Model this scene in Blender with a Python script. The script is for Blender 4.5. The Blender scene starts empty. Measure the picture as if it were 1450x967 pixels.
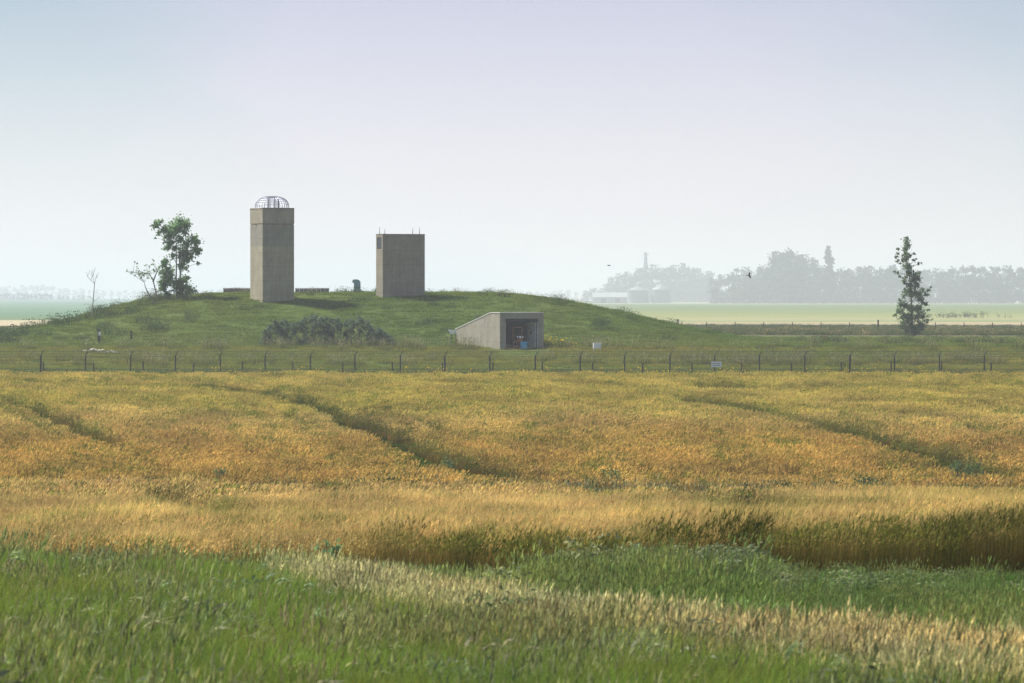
import bpy, math, random
import numpy as np
from mathutils import Vector, Matrix

RNG = np.random.default_rng(11)
random.seed(5)
F = 6042.0          # focal length in units of 1/1450 of the frame width
CX, HY = 725.0, 420.0
CAMZ = 6.1
TH = math.radians(25.2)   # heading of the concrete structures
scene = bpy.context.scene
col = scene.collection

# ------------------------------------------------------------------ helpers
def tag(o, label=None, cat=None, group=None, kind=None):
    if label: o['label'] = label
    if cat: o['category'] = cat
    if group: o['group'] = group
    if kind: o['kind'] = kind
    return o

def empty(name, loc=(0, 0, 0), rz=0.0):
    o = bpy.data.objects.new(name, None)
    col.objects.link(o)
    o.empty_display_size = 0.3
    o.location = loc
    o.rotation_euler = (0, 0, rz)
    return o

def at(px, py, Y):
    return Vector(((px - CX) / F * Y, Y, CAMZ - (py - HY) / F * Y))

class MB:
    def __init__(self):
        self.v = []; self.f = []; self.m = []
    def quad(self, a, b, c, d, m=0):
        i = len(self.v); self.v += [tuple(a), tuple(b), tuple(c), tuple(d)]
        self.f.append((i, i + 1, i + 2, i + 3)); self.m.append(m)
    def tri(self, a, b, c, m=0):
        i = len(self.v); self.v += [tuple(a), tuple(b), tuple(c)]
        self.f.append((i, i + 1, i + 2)); self.m.append(m)
    def box(self, x0, x1, y0, y1, z0, z1, m=0, M=None):
        p = [Vector(q) for q in ((x0,y0,z0),(x1,y0,z0),(x1,y1,z0),(x0,y1,z0),(x0,y0,z1),(x1,y0,z1),(x1,y1,z1),(x0,y1,z1))]
        if M is not None: p = [M @ q for q in p]
        i = len(self.v); self.v += [tuple(q) for q in p]
        for f in ((0,3,2,1),(4,5,6,7),(0,1,5,4),(1,2,6,5),(2,3,7,6),(3,0,4,7)):
            self.f.append(tuple(i + k for k in f)); self.m.append(m)
    def tube(self, pts, rad, n=8, m=0, cap=True):
        pts = [Vector(p) for p in pts]
        if not hasattr(rad, '__len__'): rad = [rad] * len(pts)
        rings = []
        for k, p in enumerate(pts):
            t = (pts[min(k + 1, len(pts) - 1)] - pts[max(k - 1, 0)])
            if t.length < 1e-9: t = Vector((0, 0, 1))
            t.normalize()
            a = Vector((0, 0, 1)) if abs(t.z) < .9 else Vector((1, 0, 0))
            u = t.cross(a).normalized(); w = t.cross(u)
            i = len(self.v)
            for j in range(n):
                an = 2 * math.pi * j / n
                self.v.append(tuple(p + (u * math.cos(an) + w * math.sin(an)) * rad[k]))
            rings.append(i)
        for k in range(len(rings) - 1):
            a, b = rings[k], rings[k + 1]
            for j in range(n):
                j2 = (j + 1) % n
                self.f.append((a + j, a + j2, b + j2, b + j)); self.m.append(m)
        if cap:
            self.f.append(tuple(rings[0] + j for j in range(n))[::-1]); self.m.append(m)
            self.f.append(tuple(rings[-1] + j for j in range(n))); self.m.append(m)
    def lathe(self, prof, n=24, m=0, M=None):
        rings = []
        for r, z in prof:
            i = len(self.v)
            for j in range(n):
                an = 2 * math.pi * j / n
                q = Vector((r * math.cos(an), r * math.sin(an), z))
                if M is not None: q = M @ q
                self.v.append(tuple(q))
            rings.append(i)
        for k in range(len(rings) - 1):
            a, b = rings[k], rings[k + 1]
            for j in range(n):
                j2 = (j + 1) % n
                self.f.append((a + j, a + j2, b + j2, b + j)); self.m.append(m)
        self.f.append(tuple(rings[0] + j for j in range(n))[::-1]); self.m.append(m)
        self.f.append(tuple(rings[-1] + j for j in range(n))); self.m.append(m)
    def blob(self, c, r, m=0, squash=(1, 1, 1), n=1, rough=.2):
        import bmesh
        bm = bmesh.new(); bmesh.ops.create_icosphere(bm, subdivisions=n, radius=1)
        i = len(self.v)
        for v in bm.verts:
            k = r * (1 + random.uniform(-rough, rough))
            self.v.append((c[0] + v.co.x * k * squash[0], c[1] + v.co.y * k * squash[1], c[2] + v.co.z * k * squash[2]))
        for f in bm.faces:
            self.f.append(tuple(i + v.index for v in f.verts)); self.m.append(m)
        bm.free()
    def mesh(self, name, mats):
        me = bpy.data.meshes.new(name)
        me.from_pydata(self.v, [], self.f)
        for m in mats: me.materials.append(m)
        me.polygons.foreach_set('material_index', self.m)
        me.update()
        return me
    def build(self, name, mats, parent=None, bevel=0, smooth=False):
        if not isinstance(mats, (list, tuple)): mats = [mats]
        me = self.mesh(name, mats)
        if smooth: me.polygons.foreach_set('use_smooth', [True] * len(me.polygons))
        o = bpy.data.objects.new(name, me)
        col.objects.link(o)
        if parent is not None: o.parent = parent
        if bevel:
            b = o.modifiers.new('bevel', 'BEVEL'); b.width = bevel; b.segments = 2; b.limit_method = 'ANGLE'
        return o

def np_mesh(name, V, Fq, mat, nverts=4, attr=None):
    """fast mesh from numpy arrays; all faces have nverts corners"""
    me = bpy.data.meshes.new(name)
    V = np.asarray(V, np.float32); Fq = np.asarray(Fq, np.int32)
    me.vertices.add(len(V)); me.vertices.foreach_set('co', V.ravel())
    me.loops.add(Fq.size); me.loops.foreach_set('vertex_index', Fq.ravel())
    me.polygons.add(len(Fq))
    me.polygons.foreach_set('loop_start', np.arange(len(Fq), dtype=np.int32) * nverts)
    me.update(calc_edges=True); me.validate()
    if attr is not None:
        a = me.color_attributes.new('Col', 'FLOAT_COLOR', 'POINT')
        a.data.foreach_set('color', np.c_[attr, np.ones(len(attr))].astype(np.float32).ravel())
    me.materials.append(mat)
    return me

# ------------------------------------------------------------------ materials
def new_mat(name):
    m = bpy.data.materials.new(name); m.use_nodes = True
    nt = m.node_tree; nt.nodes.clear()
    out = nt.nodes.new('ShaderNodeOutputMaterial')
    return m, nt, out

def N(nt, typ, **kw):
    n = nt.nodes.new(typ)
    for k, v in kw.items():
        if k.startswith('i_'):
            n.inputs[k[2:].replace('_', ' ')].default_value = v
        else: setattr(n, k, v)
    return n

def noise(nt, scale, detail=5, rough=.55, vec=None, dist=0):
    n = N(nt, 'ShaderNodeTexNoise'); n.inputs['Scale'].default_value = scale
    n.inputs['Detail'].default_value = detail; n.inputs['Roughness'].default_value = rough
    n.inputs['Distortion'].default_value = dist
    if vec is not None: nt.links.new(vec, n.inputs['Vector'])
    return n.outputs['Fac']

def ramp(nt, fac, stops, interp='LINEAR'):
    r = N(nt, 'ShaderNodeValToRGB'); r.color_ramp.interpolation = interp
    e = r.color_ramp.elements
    while len(e) > 1: e.remove(e[-1])
    e[0].position = stops[0][0]; e[0].color = (*stops[0][1], 1)
    for p, c in stops[1:]:
        q = e.new(p); q.color = (*c, 1)
    nt.links.new(fac, r.inputs['Fac'])
    return r.outputs['Color']

def mix(nt, fac, a, b, mode='MIX'):
    n = N(nt, 'ShaderNodeMix', data_type='RGBA', blend_type=mode)
    for s, v in ((0, fac), (6, a), (7, b)):
        if isinstance(v, (int, float)): n.inputs[s].default_value = v
        elif isinstance(v, tuple): n.inputs[s].default_value = (*v, 1)
        else: nt.links.new(v, n.inputs[s])
    return n.outputs[2]

def math_n(nt, op, a, b=None, c=None, clamp=False):
    n = N(nt, 'ShaderNodeMath', operation=op, use_clamp=clamp)
    for k, v in enumerate((a, b, c)):
        if v is None: continue
        if isinstance(v, (int, float)): n.inputs[k].default_value = v
        else: nt.links.new(v, n.inputs[k])
    return n.outputs[0]

def posxyz(nt):
    g = N(nt, 'ShaderNodeNewGeometry'); s = N(nt, 'ShaderNodeSeparateXYZ')
    nt.links.new(g.outputs['Position'], s.inputs[0])
    return g.outputs['Position'], s.outputs[0], s.outputs[1], s.outputs[2]

def simple(name, c, rough=.8, var=.18, scale=8, metal=0, bump=.2, spec=.3):
    m, nt, out = new_mat(name)
    b = N(nt, 'ShaderNodeBsdfPrincipled'); b.inputs['Roughness'].default_value = rough
    b.inputs['Metallic'].default_value = metal; b.inputs['Specular IOR Level'].default_value = spec
    tc = N(nt, 'ShaderNodeTexCoord')
    n1 = noise(nt, scale, 6, .6, tc.outputs['Object'])
    lo = tuple(x * (1 - var * 1.6) for x in c); hi = tuple(min(1, x * (1 + var * 1.6)) for x in c)
    cc = ramp(nt, n1, [(.3, lo), (.7, hi)])
    nt.links.new(cc, b.inputs['Base Color'])
    if bump:
        bp = N(nt, 'ShaderNodeBump'); bp.inputs['Strength'].default_value = bump; bp.inputs['Distance'].default_value = .01
        nt.links.new(noise(nt, scale * 6, 4, .6, tc.outputs['Object']), bp.inputs['Height'])
        nt.links.new(bp.outputs[0], b.inputs['Normal'])
    nt.links.new(b.outputs[0], out.inputs['Surface'])
    return m

def concrete(name, base=(.285, .27, .235), joint=None, streak=.5, tall=8.0):
    m, nt, out = new_mat(name)
    b = N(nt, 'ShaderNodeBsdfPrincipled'); b.inputs['Roughness'].default_value = .92
    b.inputs['Specular IOR Level'].default_value = .2
    tc = N(nt, 'ShaderNodeTexCoord'); O = tc.outputs['Object']
    n1 = noise(nt, 1.1, 7, .65, O); n2 = noise(nt, 9, 6, .7, O)
    mp = N(nt, 'ShaderNodeMapping'); mp.inputs['Scale'].default_value = (6.0, 6.0, .35)
    nt.links.new(O, mp.inputs[0]); n3 = noise(nt, 1, 5, .6, mp.outputs[0])
    c = ramp(nt, n1, [(.28, tuple(x * .74 for x in base)), (.72, tuple(x * 1.14 for x in base))])
    c = mix(nt, .5, c, ramp(nt, n2, [(.3, (.68, .68, .68)), (.7, (1.22, 1.2, 1.18))]), 'MULTIPLY')
    st = ramp(nt, n3, [(.35, (.66, .66, .66)), (.6, (1.08, 1.08, 1.06))])
    c = mix(nt, streak, c, st, 'MULTIPLY')
    # aggregate speckle
    v = N(nt, 'ShaderNodeTexVoronoi'); v.inputs['Scale'].default_value = 22; nt.links.new(O, v.inputs['Vector'])
    c = mix(nt, .35, c, ramp(nt, v.outputs['Distance'], [(0, (.6, .58, .55)), (.45, (1.12, 1.1, 1.08))]), 'MULTIPLY')
    # board-form lifts
    s = N(nt, 'ShaderNodeSeparateXYZ'); nt.links.new(O, s.inputs[0])
    fr = math_n(nt, 'FRACT', math_n(nt, 'DIVIDE', s.outputs[2], 1.22)); ln = math_n(nt, 'LESS_THAN', fr, .03)
    c = mix(nt, math_n(nt, 'MULTIPLY', ln, .35), c, (.08, .075, .065))
    if joint:
        lift = ramp(nt, math_n(nt, 'DIVIDE', s.outputs[2], tall), joint, 'CONSTANT')
        c = mix(nt, 1.0, c, lift, 'MULTIPLY')
    nt.links.new(c, b.inputs['Base Color'])
    bp = N(nt, 'ShaderNodeBump'); bp.inputs['Strength'].default_value = .5; bp.inputs['Distance'].default_value = .03
    nt.links.new(n2, bp.inputs['Height']); nt.links.new(bp.outputs[0], b.inputs['Normal'])
    nt.links.new(b.outputs[0], out.inputs['Surface'])
    return m

def plant_mat(name, instanced=True, base=None, trans=.35, var=.25, wscale=1.2):
    """leafy stuff: vertex colour x per-plant tint, lit through as well as on"""
    m, nt, out = new_mat(name)
    if instanced:
        a = N(nt, 'ShaderNodeAttribute', attribute_name='Col')
        t = N(nt, 'ShaderNodeAttribute', attribute_name='tint', attribute_type='INSTANCER')
        c = mix(nt, 1.0, a.outputs['Color'], t.outputs['Color'], 'MULTIPLY')
    else:
        tc = N(nt, 'ShaderNodeTexCoord')
        n1 = noise(nt, wscale, 3, .6, tc.outputs['Object'])
        c = ramp(nt, n1, [(.3, tuple(x * (1 - var) for x in base)), (.7, tuple(x * (1 + var) for x in base))])
        n2 = noise(nt, wscale * 9, 2, .6, tc.outputs['Object'])
        c = mix(nt, .6, c, ramp(nt, n2, [(.3, (.6, .62, .6)), (.7, (1.35, 1.3, 1.1))]), 'MULTIPLY')
    d = N(nt, 'ShaderNodeBsdfDiffuse'); tr = N(nt, 'ShaderNodeBsdfTranslucent')
    nt.links.new(c, d.inputs['Color'])
    nt.links.new(mix(nt, 1.0, c, (1.1, 1.1, .85), 'MULTIPLY'), tr.inputs['Color'])
    mx = N(nt, 'ShaderNodeMixShader'); mx.inputs[0].default_value = trans
    nt.links.new(d.outputs[0], mx.inputs[1]); nt.links.new(tr.outputs[0], mx.inputs[2])
    nt.links.new(mx.outputs[0], out.inputs['Surface'])
    return m

M = {}
M['tower'] = concrete('board_concrete_tower', (.305, .278, .218), [(0, (1.08, 1.07, 1.0)), (.63, (.86, .89, .93)), (.85, (1.0, .99, .96))], .38, 8.6)
M['tower2'] = concrete('board_concrete_block', (.265, .238, .188), None, .32)
M['portal'] = concrete('portal_concrete', (.31, .288, .235), None, .5)
M['coping'] = simple('pale_coping', (.62, .62, .58), .8, .1, 4)
M['dark_in'] = simple('dark_steel_and_inner_shade', (.010, .022, .026), .7, .2, 3)  # near black; on bunker walls the interior shade is put into this colour
M['steel'] = simple('dark_blue_steel', (.05, .06, .11), .5, .2, 5, .3)
M['cage'] = simple('grey_cage_wire', (.38, .40, .52), .45, .2, 5, .4)
M['galv'] = simple('galvanised_post', (.035, .04, .045), .6, .2, 6, .3)
M['wire'] = simple('fence_wire', (.06, .065, .065), .5, .15, 6, .5)
M['wood'] = simple('weathered_wood', (.06, .052, .042), .9, .3, 10)
M['slate'] = simple('slate_louvre', (.045, .07, .09), .5, .15, 5)
M['white'] = simple('chalky_white_paint', (.80, .80, .80), .6, .05, 4)
M['teal'] = simple('blue_grey_sheet_metal', (.17, .31, .37), .45, .12, 4, .3)
M['orange'] = simple('faded_orange_paint', (.42, .16, .07), .6, .2, 8)
M['rust'] = simple('rusty_steel', (.20, .085, .045), .9, .3, 12)
M['rubber'] = simple('tyre_rubber', (.02, .02, .02), .85, .2, 10)
M['bluep'] = simple('bright_blue_plastic', (.03, .26, .52), .4, .12, 6)
M['cyan'] = simple('pale_teal_sheet', (.22, .50, .48), .5, .1, 6)
M['door'] = simple('grey_green_door', (.50, .57, .54), .6, .15, 5)
M['stone'] = simple('pale_rubble', (.48, .45, .39), .9, .15, 5)
M['oldwall'] = concrete('old_wall_concrete', (.24, .21, .18), None, .8)
M['black'] = simple('black_feathers', (.008, .008, .01), .6, .1, 20)
M['bark'] = simple('grey_bark', (.14, .12, .10), .9, .3, 6)
M['dead'] = simple('bleached_bark', (.27, .25, .22), .9, .2, 6)
M['farmetal'] = simple('corrugated_bin_steel', (.24, .26, .27), .5, .08, .5, .3)
M['farroof'] = simple('pale_farm_roof', (.38, .39, .40), .5, .05, .5)
M['farwall'] = simple('farm_shed_wall', (.30, .31, .30), .8, .08, .5)
M['glass'] = simple('lamp_glass', (.85, .85, .85), .2, .02, 4, 0, 0, .8)
M['leaf_a'] = plant_mat('poplar_leaves', False, (.145, .260, .135), .5, .3, .8)
M['leaf_b'] = plant_mat('conifer_leaves', False, (.125, .190, .110), .45, .3, .8)
M['leaf_c'] = plant_mat('willow_leaves', False, (.125, .175, .135), .5, .35, .9)
M['leaf_w'] = plant_mat('weed_leaves', False, (.12, .18, .09), .4, .3, 3)
M['leaf_far'] = plant_mat('far_leaves', False, (.045, .07, .045), .2, .2, .1)
M['plants'] = plant_mat('field_plants', True, None, .38)

# ------------------------------------------------------------------ terrain
KY = np.array([-60, 0, 30, 40, 50, 60, 70, 80, 100, 130, 145, 160, 170, 185, 200, 220, 250, 295, 302, 320, 340, 346, 2500, 3300, 4600, 9000.])
ZL = np.array([3.6, 3.4, 2.9, 2.55, 2.3, 1.9, 1.2, .62, .18, -.42, -1.5, -1.5, -1.3, -.95, -.65, -.5, -.27, -.1, 0, .8, 1.95, 2.1, 2.1, 2.5, 3.1, 3.2])
ZC = np.array([3.6, 3.4, 2.9, 2.42, 2.1, 1.76, 1.3, .95, .32, -.62, -1.5, -1.55, -1.35, -.95, -.65, -.5, -.27, -.1, 0, .8, 1.95, 2.1, 2.1, 1.0, 1.0, 2.0])
ZR = np.array([3.6, 3.4, 2.9, 2.45, 2.27, 2.04, 1.74, 1.28, .5, -.75, -1.6, -1.7, -1.5, -1.05, -.7, -.5, -.27, -.1, 0, .8, 1.95, 2.1, 2.1, .7, -.6, 0.0])
def smooth(a, b, x):
    t = np.clip((x - a) / (b - a), 0, 1); return t * t * (3 - 2 * t)
SIL = [(-400, 490), (-120, 484), (0, 474), (60, 464), (130, 446), (170, 434), (200, 426), (240, 418.5), (290, 416.3), (350, 416), (500, 415.5), (640, 415), (700, 416), (750, 419),
       (800, 427), (850, 437), (900, 449), (950, 460), (1000, 471), (1050, 480), (1100, 484.5), (1160, 487.3), (1300, 490)]
SX = np.array([(a - CX) / F * 376 for a, b in SIL]); SH = np.array([max(0, CAMZ - (b - HY) / F * 376 - 2.1) for a, b in SIL])
def vnoise(x, y, seed=0):
    r = np.zeros_like(x, dtype=float); rg = np.random.default_rng(100 + seed)
    for k in range(9):
        a = rg.uniform(0, 6.28); f = rg.uniform(.6, 1.8); p = rg.uniform(0, 6.28)
        r += np.sin((x * math.cos(a) + y * math.sin(a)) * f + p + 1.3 * np.sin((x * math.sin(a) - y * math.cos(a)) * f * .7 + p * 2))
    return r / 4.0
PC = (at(708, 493, 340).x, 340.0)          # near corner of the portal
def local_portal(x, y):
    dx, dy = x - PC[0], y - PC[1]
    return dx * math.cos(TH) + dy * math.sin(TH), -dx * math.sin(TH) + dy * math.cos(TH)
def ground(x, y):
    x = np.asarray(x, float); y = np.asarray(y, float)
    u = np.clip(x / np.maximum(y, 20) * F / 725, -1.25, 1.25)
    l, c, r = np.interp(y, KY, ZL), np.interp(y, KY, ZC), np.interp(y, KY, ZR)
    z = c + (r - l) / 2 * u + ((r + l) / 2 - c) * u * u
    # gentle unevenness
    near = smooth(300, 150, y); z = z + near * .05 * vnoise(x * .35, y * .22, 1) + smooth(340, 420, y) * smooth(2500, 900, y) * .12 * vnoise(x * .02, y * .012, 2)
    z = z + smooth(150, 210, y) * smooth(300, 240, y) * (.10 * vnoise(x * .12, y * .06, 3) + .20 * vnoise(x * .16 + y * .035, y * .008, 6))
    h = np.interp(x, SX, SH)
    # soften the corners of the outline
    h = (np.interp(x - 2.5, SX, SH) + np.interp(x - 1.2, SX, SH) + h + np.interp(x + 1.2, SX, SH) + np.interp(x + 2.5, SX, SH)) / 5
    m = smooth(343, 376, y) * smooth(436, 398, y)
    z = z + h * m * (1 + .012 * vnoise(x * .3, y * .3, 4)) + .04 * m * vnoise(x * .9, y * .9, 5)
    lx, ly = local_portal(x, y)
    d = np.minimum(np.minimum(lx + .1, 3.96 - lx), np.minimum(ly + 1.2, 8.5 - ly))
    z = np.where(d > 0, np.minimum(z, 1.95 - .25 * smooth(0, .4, d)), z)
    return z
def gz(x, y): return float(ground(np.array([x]), np.array([y]))[0])
def on_ground(px, Y): 
    x = (px - CX) / F * Y
    return Vector((x, Y, gz(x, Y)))

def build_ground():
    ys = np.concatenate([np.arange(-60, 28, 4), np.arange(28, 90, .7), np.arange(90, 175, 1.3), np.arange(175, 335, 2.2), np.arange(335, 440, .6), np.geomspace(440, 9000, 90)])
    us = np.concatenate([-np.geomspace(1, .30, 28), np.linspace(-.295, .295, 330), np.geomspace(.30, 1, 28)])
    W = 20 + .36 * np.maximum(ys, 0)
    X = us[None, :] * W[:, None]; Y = np.repeat(ys[:, None], len(us), 1)
    Z = ground(X, Y)
    V = np.stack([X, Y, Z], -1).reshape(-1, 3)
    nr, nc = X.shape
    i = (np.arange(nr - 1)[:, None] * nc + np.arange(nc - 1)[None, :]).ravel()
    Fq = np.stack([i, i + 1, i + nc + 1, i + nc], -1)
    m, nt, out = new_mat('ground_earth_and_fields')
    pos, px, py, pz = posxyz(nt)
    b = N(nt, 'ShaderNodeBsdfDiffuse')
    # near earth (mostly hidden by plants)
    soil = ramp(nt, noise(nt, 1.3, 6, .6, pos), [(.3, (.045, .038, .018)), (.7, (.085, .068, .035))])
    # turf of the mound and pasture
    n1 = noise(nt, .12, 6, .6, pos); n2 = noise(nt, 1.4, 5, .65, pos)
    turf = ramp(nt, n1, [(.3, (.052, .082, .020)), (.5, (.068, .098, .024)), (.72, (.085, .108, .034))])
    turf = mix(nt, .6, turf, ramp(nt, n2, [(.3, (.6, .62, .6)), (.7, (1.3, 1.25, 1.2))]), 'MULTIPLY')
    # far fields laid out in strips across the view, seen as a function of distance
    wob = math_n(nt, 'MULTIPLY', math_n(nt, 'SUBTRACT', noise(nt, .004, 4, .6, pos), .5), 3.0)
    row = math_n(nt, 'ADD', math_n(nt, 'DIVIDE', 24168.0, py), math_n(nt, 'MULTIPLY', wob, 1.0))   # 4 m eye height over the flat
    t = math_n(nt, 'DIVIDE', row, 60.0, clamp=True)
    R = [(0, (.17, .21, .13)), (.10, (.18, .22, .13)), (.16, (.28, .27, .18)), (.19, (.12, .16, .09)), (.30, (.14, .18, .09)), (.42, (.20, .22, .10)), (.55, (.26, .26, .15)), (.60, (.18, .21, .11)), (.64, (.38, .31, .21)), (.69, (.39, .32, .21)),
         (.70, (.05, .08, .04)), (.75, (.05, .08, .04)), (.755, (.28, .29, .22)), (.785, (.28, .29, .22)), (.79, (.07, .08, .045)), (.90, (.10, .10, .06)), (.93, (.10, .12, .04)), (1, (.09, .115, .035))]
    L = [(0, (.10, .17, .13)), (.08, (.09, .16, .12)), (.25, (.11, .18, .12)), (.42, (.10, .17, .11)), (.55, (.12, .17, .10)), (.57, (.34, .30, .21)), (.68, (.36, .31, .21)), (.71, (.10, .13, .07)), (.80, (.08, .11, .04)), (1, (.09, .12, .035))]
    cR = ramp(nt, t, R); cL = ramp(nt, t, L)
    side = math_n(nt, 'GREATER_THAN', px, -5.0)
    far = mix(nt, side, cL, cR)
    far = mix(nt, .5, far, ramp(nt, noise(nt, .02, 6, .65, pos), [(.3, (.75, .78, .75)), (.7, (1.2, 1.18, 1.1))]), 'MULTIPLY')
    f1 = N(nt, 'ShaderNodeMapRange'); f1.inputs[1].default_value = 296; f1.inputs[2].default_value = 300; nt.links.new(py, f1.inputs[0])
    f2 = N(nt, 'ShaderNodeMapRange'); f2.inputs[1].default_value = 402; f2.inputs[2].default_value = 415; nt.links.new(py, f2.inputs[0])
    c = mix(nt, f1.outputs[0], soil, turf); c = mix(nt, f2.outputs[0], c, far)
    nt.links.new(c, b.inputs['Color']); nt.links.new(b.outputs[0], out.inputs['Surface'])
    me = np_mesh('ground', V, Fq, m)
    me.polygons.foreach_set('use_smooth', [True] * len(me.polygons))
    o = bpy.data.objects.new('ground', me); col.objects.link(o)
    tag(o, 'rolling farmland ground with a grassed mound and far fields', 'ground', kind='structure')
build_ground()

# ------------------------------------------------------------------ plant tufts (sources for the stuff objects)
def ribbon(P, Wd, side):
    """P (n,k,3) centre lines, Wd (n,k) widths, side (n,3) unit -> verts, quads"""
    n, k, _ = P.shape
    A = P - side[:, None, :] * Wd[..., None] / 2; B = P + side[:, None, :] * Wd[..., None] / 2
    V = np.stack([A, B], 2).reshape(-1, 3)
    base = (np.arange(n) * k * 2)[:, None] + (np.arange(k - 1) * 2)[None, :]
    base = base.ravel()
    return V, np.stack([base, base + 1, base + 3, base + 2], -1)

class Tuft:
    def __init__(s, seed): s.V = []; s.F = []; s.C = []; s.n = 0; s.r = np.random.default_rng(seed)
    def add(s, V, Fq, C):
        s.V.append(V); s.F.append(Fq + s.n); s.C.append(C); s.n += len(V)
    def blades(s, n, rad, h, w, lean, c0, c1, k=4, droop=.5, wind=(0, 0), square=True, hr=(.55, 1.15)):
        r = s.r
        p = r.uniform(-rad, rad, (n, 2)) if square else r.normal(0, rad * .5, (n, 2))
        H = h * r.uniform(*hr, n); az = r.uniform(0, 2 * np.pi, n)
        ln = lean * r.uniform(.2, 1.3, n)
        dx = np.cos(az) * ln + wind[0]; dy = np.sin(az) * ln + wind[1]
        t = np.linspace(0, 1, k)[None, :]
        bend = t * (1 - droop) + droop * t ** 2.2
        X = p[:, :1] + dx[:, None] * H[:, None] * bend; Y = p[:, 1:] + dy[:, None] * H[:, None] * bend
        Z = H[:, None] * (t - .28 * droop * (ln[:, None]) * t ** 3) - .03
        P = np.stack([X, Y, Z], -1)
        Wd = w * r.uniform(.7, 1.3, n)[:, None] * (1 - .85 * t ** 2)
        a2 = r.uniform(0, np.pi, n); side = np.stack([np.cos(a2), np.sin(a2) * .6, np.zeros(n)], -1)
        V, Fq = ribbon(P, Wd, side)
        tt = np.repeat(t, n, 0)[..., None]
        v = r.uniform(.75, 1.25, n)[:, None, None]
        C = (np.array(c0) * (1 - tt) + np.array(c1) * tt) * v
        C = np.repeat(C[:, :, None, :], 2, 2).reshape(-1, 3)
        s.add(V, Fq, C); return P
    def heads(s, tip, dirn, ln, wd, c, awn=0, cj=.2):
        """spindle heads (4 long faces) at tips"""
        r = s.r; n = len(tip)
        dirn = dirn / np.linalg.norm(dirn, axis=1, keepdims=True)
        a = np.cross(dirn, r.normal(size=(n, 3))); a /= np.linalg.norm(a, axis=1, keepdims=True); b = np.cross(dirn, a)
        L = ln * r.uniform(.75, 1.2, n)[:, None]; W = wd * r.uniform(.8, 1.2, n)[:, None]
        p0 = tip; m1 = tip + dirn * L * .3; p2 = tip + dirn * L
        V = np.stack([p0, m1 + a * W / 2, m1 + b * W / 2, m1 - a * W / 2, m1 - b * W / 2, p2], 1).reshape(-1, 3)
        o = np.arange(n)[:, None] * 6
        q = []
        for i, j in ((1, 2), (2, 3), (3, 4), (4, 1)):
            q.append(np.concatenate([o + 0, o + i, o + 5, o + j], 1))
        v = r.uniform(1 - cj, 1 + cj, n)[:, None, None]
        C = (np.array(c)[None, None, :] * v).repeat(6, 1).reshape(-1, 3)
        s.add(V, np.concatenate(q[::2]), C)
        if awn:
            for _ in range(awn):
                d = dirn + r.normal(0, .22, (n, 3)); 
                P = np.stack([m1, m1 + d * L * 1.5], 1)
                Wd = np.tile(np.array([[.003, .0012]]), (n, 1)); 
                sd = np.cross(d, np.tile([[0, 1.0, 0]], (n, 1))); sd /= np.linalg.norm(sd, axis=1, keepdims=True) + 1e-6
                V, Fq = ribbon(P, Wd, sd)
                s.add(V, Fq, np.repeat(C.reshape(n, 6, 3)[:, :1] * 1.1, 4, 1).reshape(-1, 3))
    def leaves(s, n, rad, h, ln, wd, c, up=.4):
        r = s.r
        p = np.c_[r.normal(0, rad * .5, (n, 2)), r.uniform(.1, 1, n) * h]
        d = np.c_[r.normal(0, 1, (n, 2)), r.normal(up, .5, n)]; d /= np.linalg.norm(d, axis=1, keepdims=True)
        sd = np.cross(d, r.normal(size=(n, 3))); sd /= np.linalg.norm(sd, axis=1, keepdims=True)
        L = ln * r.uniform(.6, 1.3, n)[:, None]; W = wd * r.uniform(.7, 1.3, n)[:, None]
        V = np.stack([p, p + d * L * .45 + sd * W / 2, p + d * L + np.array([0, 0, -.25]) * L, p + d * L * .45 - sd * W / 2], 1).reshape(-1, 3)
        Fq = np.arange(n * 4).reshape(n, 4)
        C = (np.array(c)[None, None] * r.uniform(.6, 1.4, n)[:, None, None]).repeat(4, 1).reshape(-1, 3)
        s.add(V, Fq, C)
    def mesh(s, name, mat):
        return np_mesh(name, np.concatenate(s.V), np.concatenate(s.F), mat, 4, np.concatenate(s.C))

PM = M['plants']
def tips(P): return P[:, -1], P[:, -1] - P[:, -2]
WIND = (.10, -.02)
def wheat(seed, n, w, hl, hw, awn, k=4, green=0., leaf=True):
    t = Tuft(seed)
    c0 = (.13, .10, .03); c1 = (.34, .26, .08)
    P = t.blades(n, .27, .86, w, .16, c0, c1, k, .5, WIND, hr=(.80, 1.10))
    tp, d = tips(P)
    d = d / np.linalg.norm(d, axis=1, keepdims=True) + t.r.normal(0, .25, d.shape) + np.array([.28, 0, -.15])
    t.heads(tp, d, hl, hw, (.57, .425, .165), awn, .35)
    if leaf: t.blades(int(n * .7), .27, .55, w * 2.2, .6, (.10, .085, .025), (.34, .17, .05), 4, .9, WIND)
    return t.mesh('wheat_tuft', PM)
def grass(seed, n, rad, h, w, lean, c0, c1, k=4, droop=.6, extra=None):
    t = Tuft(seed); P = t.blades(n, rad, h, w, lean, c0, c1, k, droop, (.12, -.03), True)
    if extra: extra(t)
    return t.mesh('grass_tuft', PM)

def variants(name, meshes):
    c = bpy.data.collections.new(name)
    for i, me in enumerate(meshes):
        o = bpy.data.objects.new('%s_%02d' % (name, i), me); c.objects.link(o)
    return c

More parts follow.
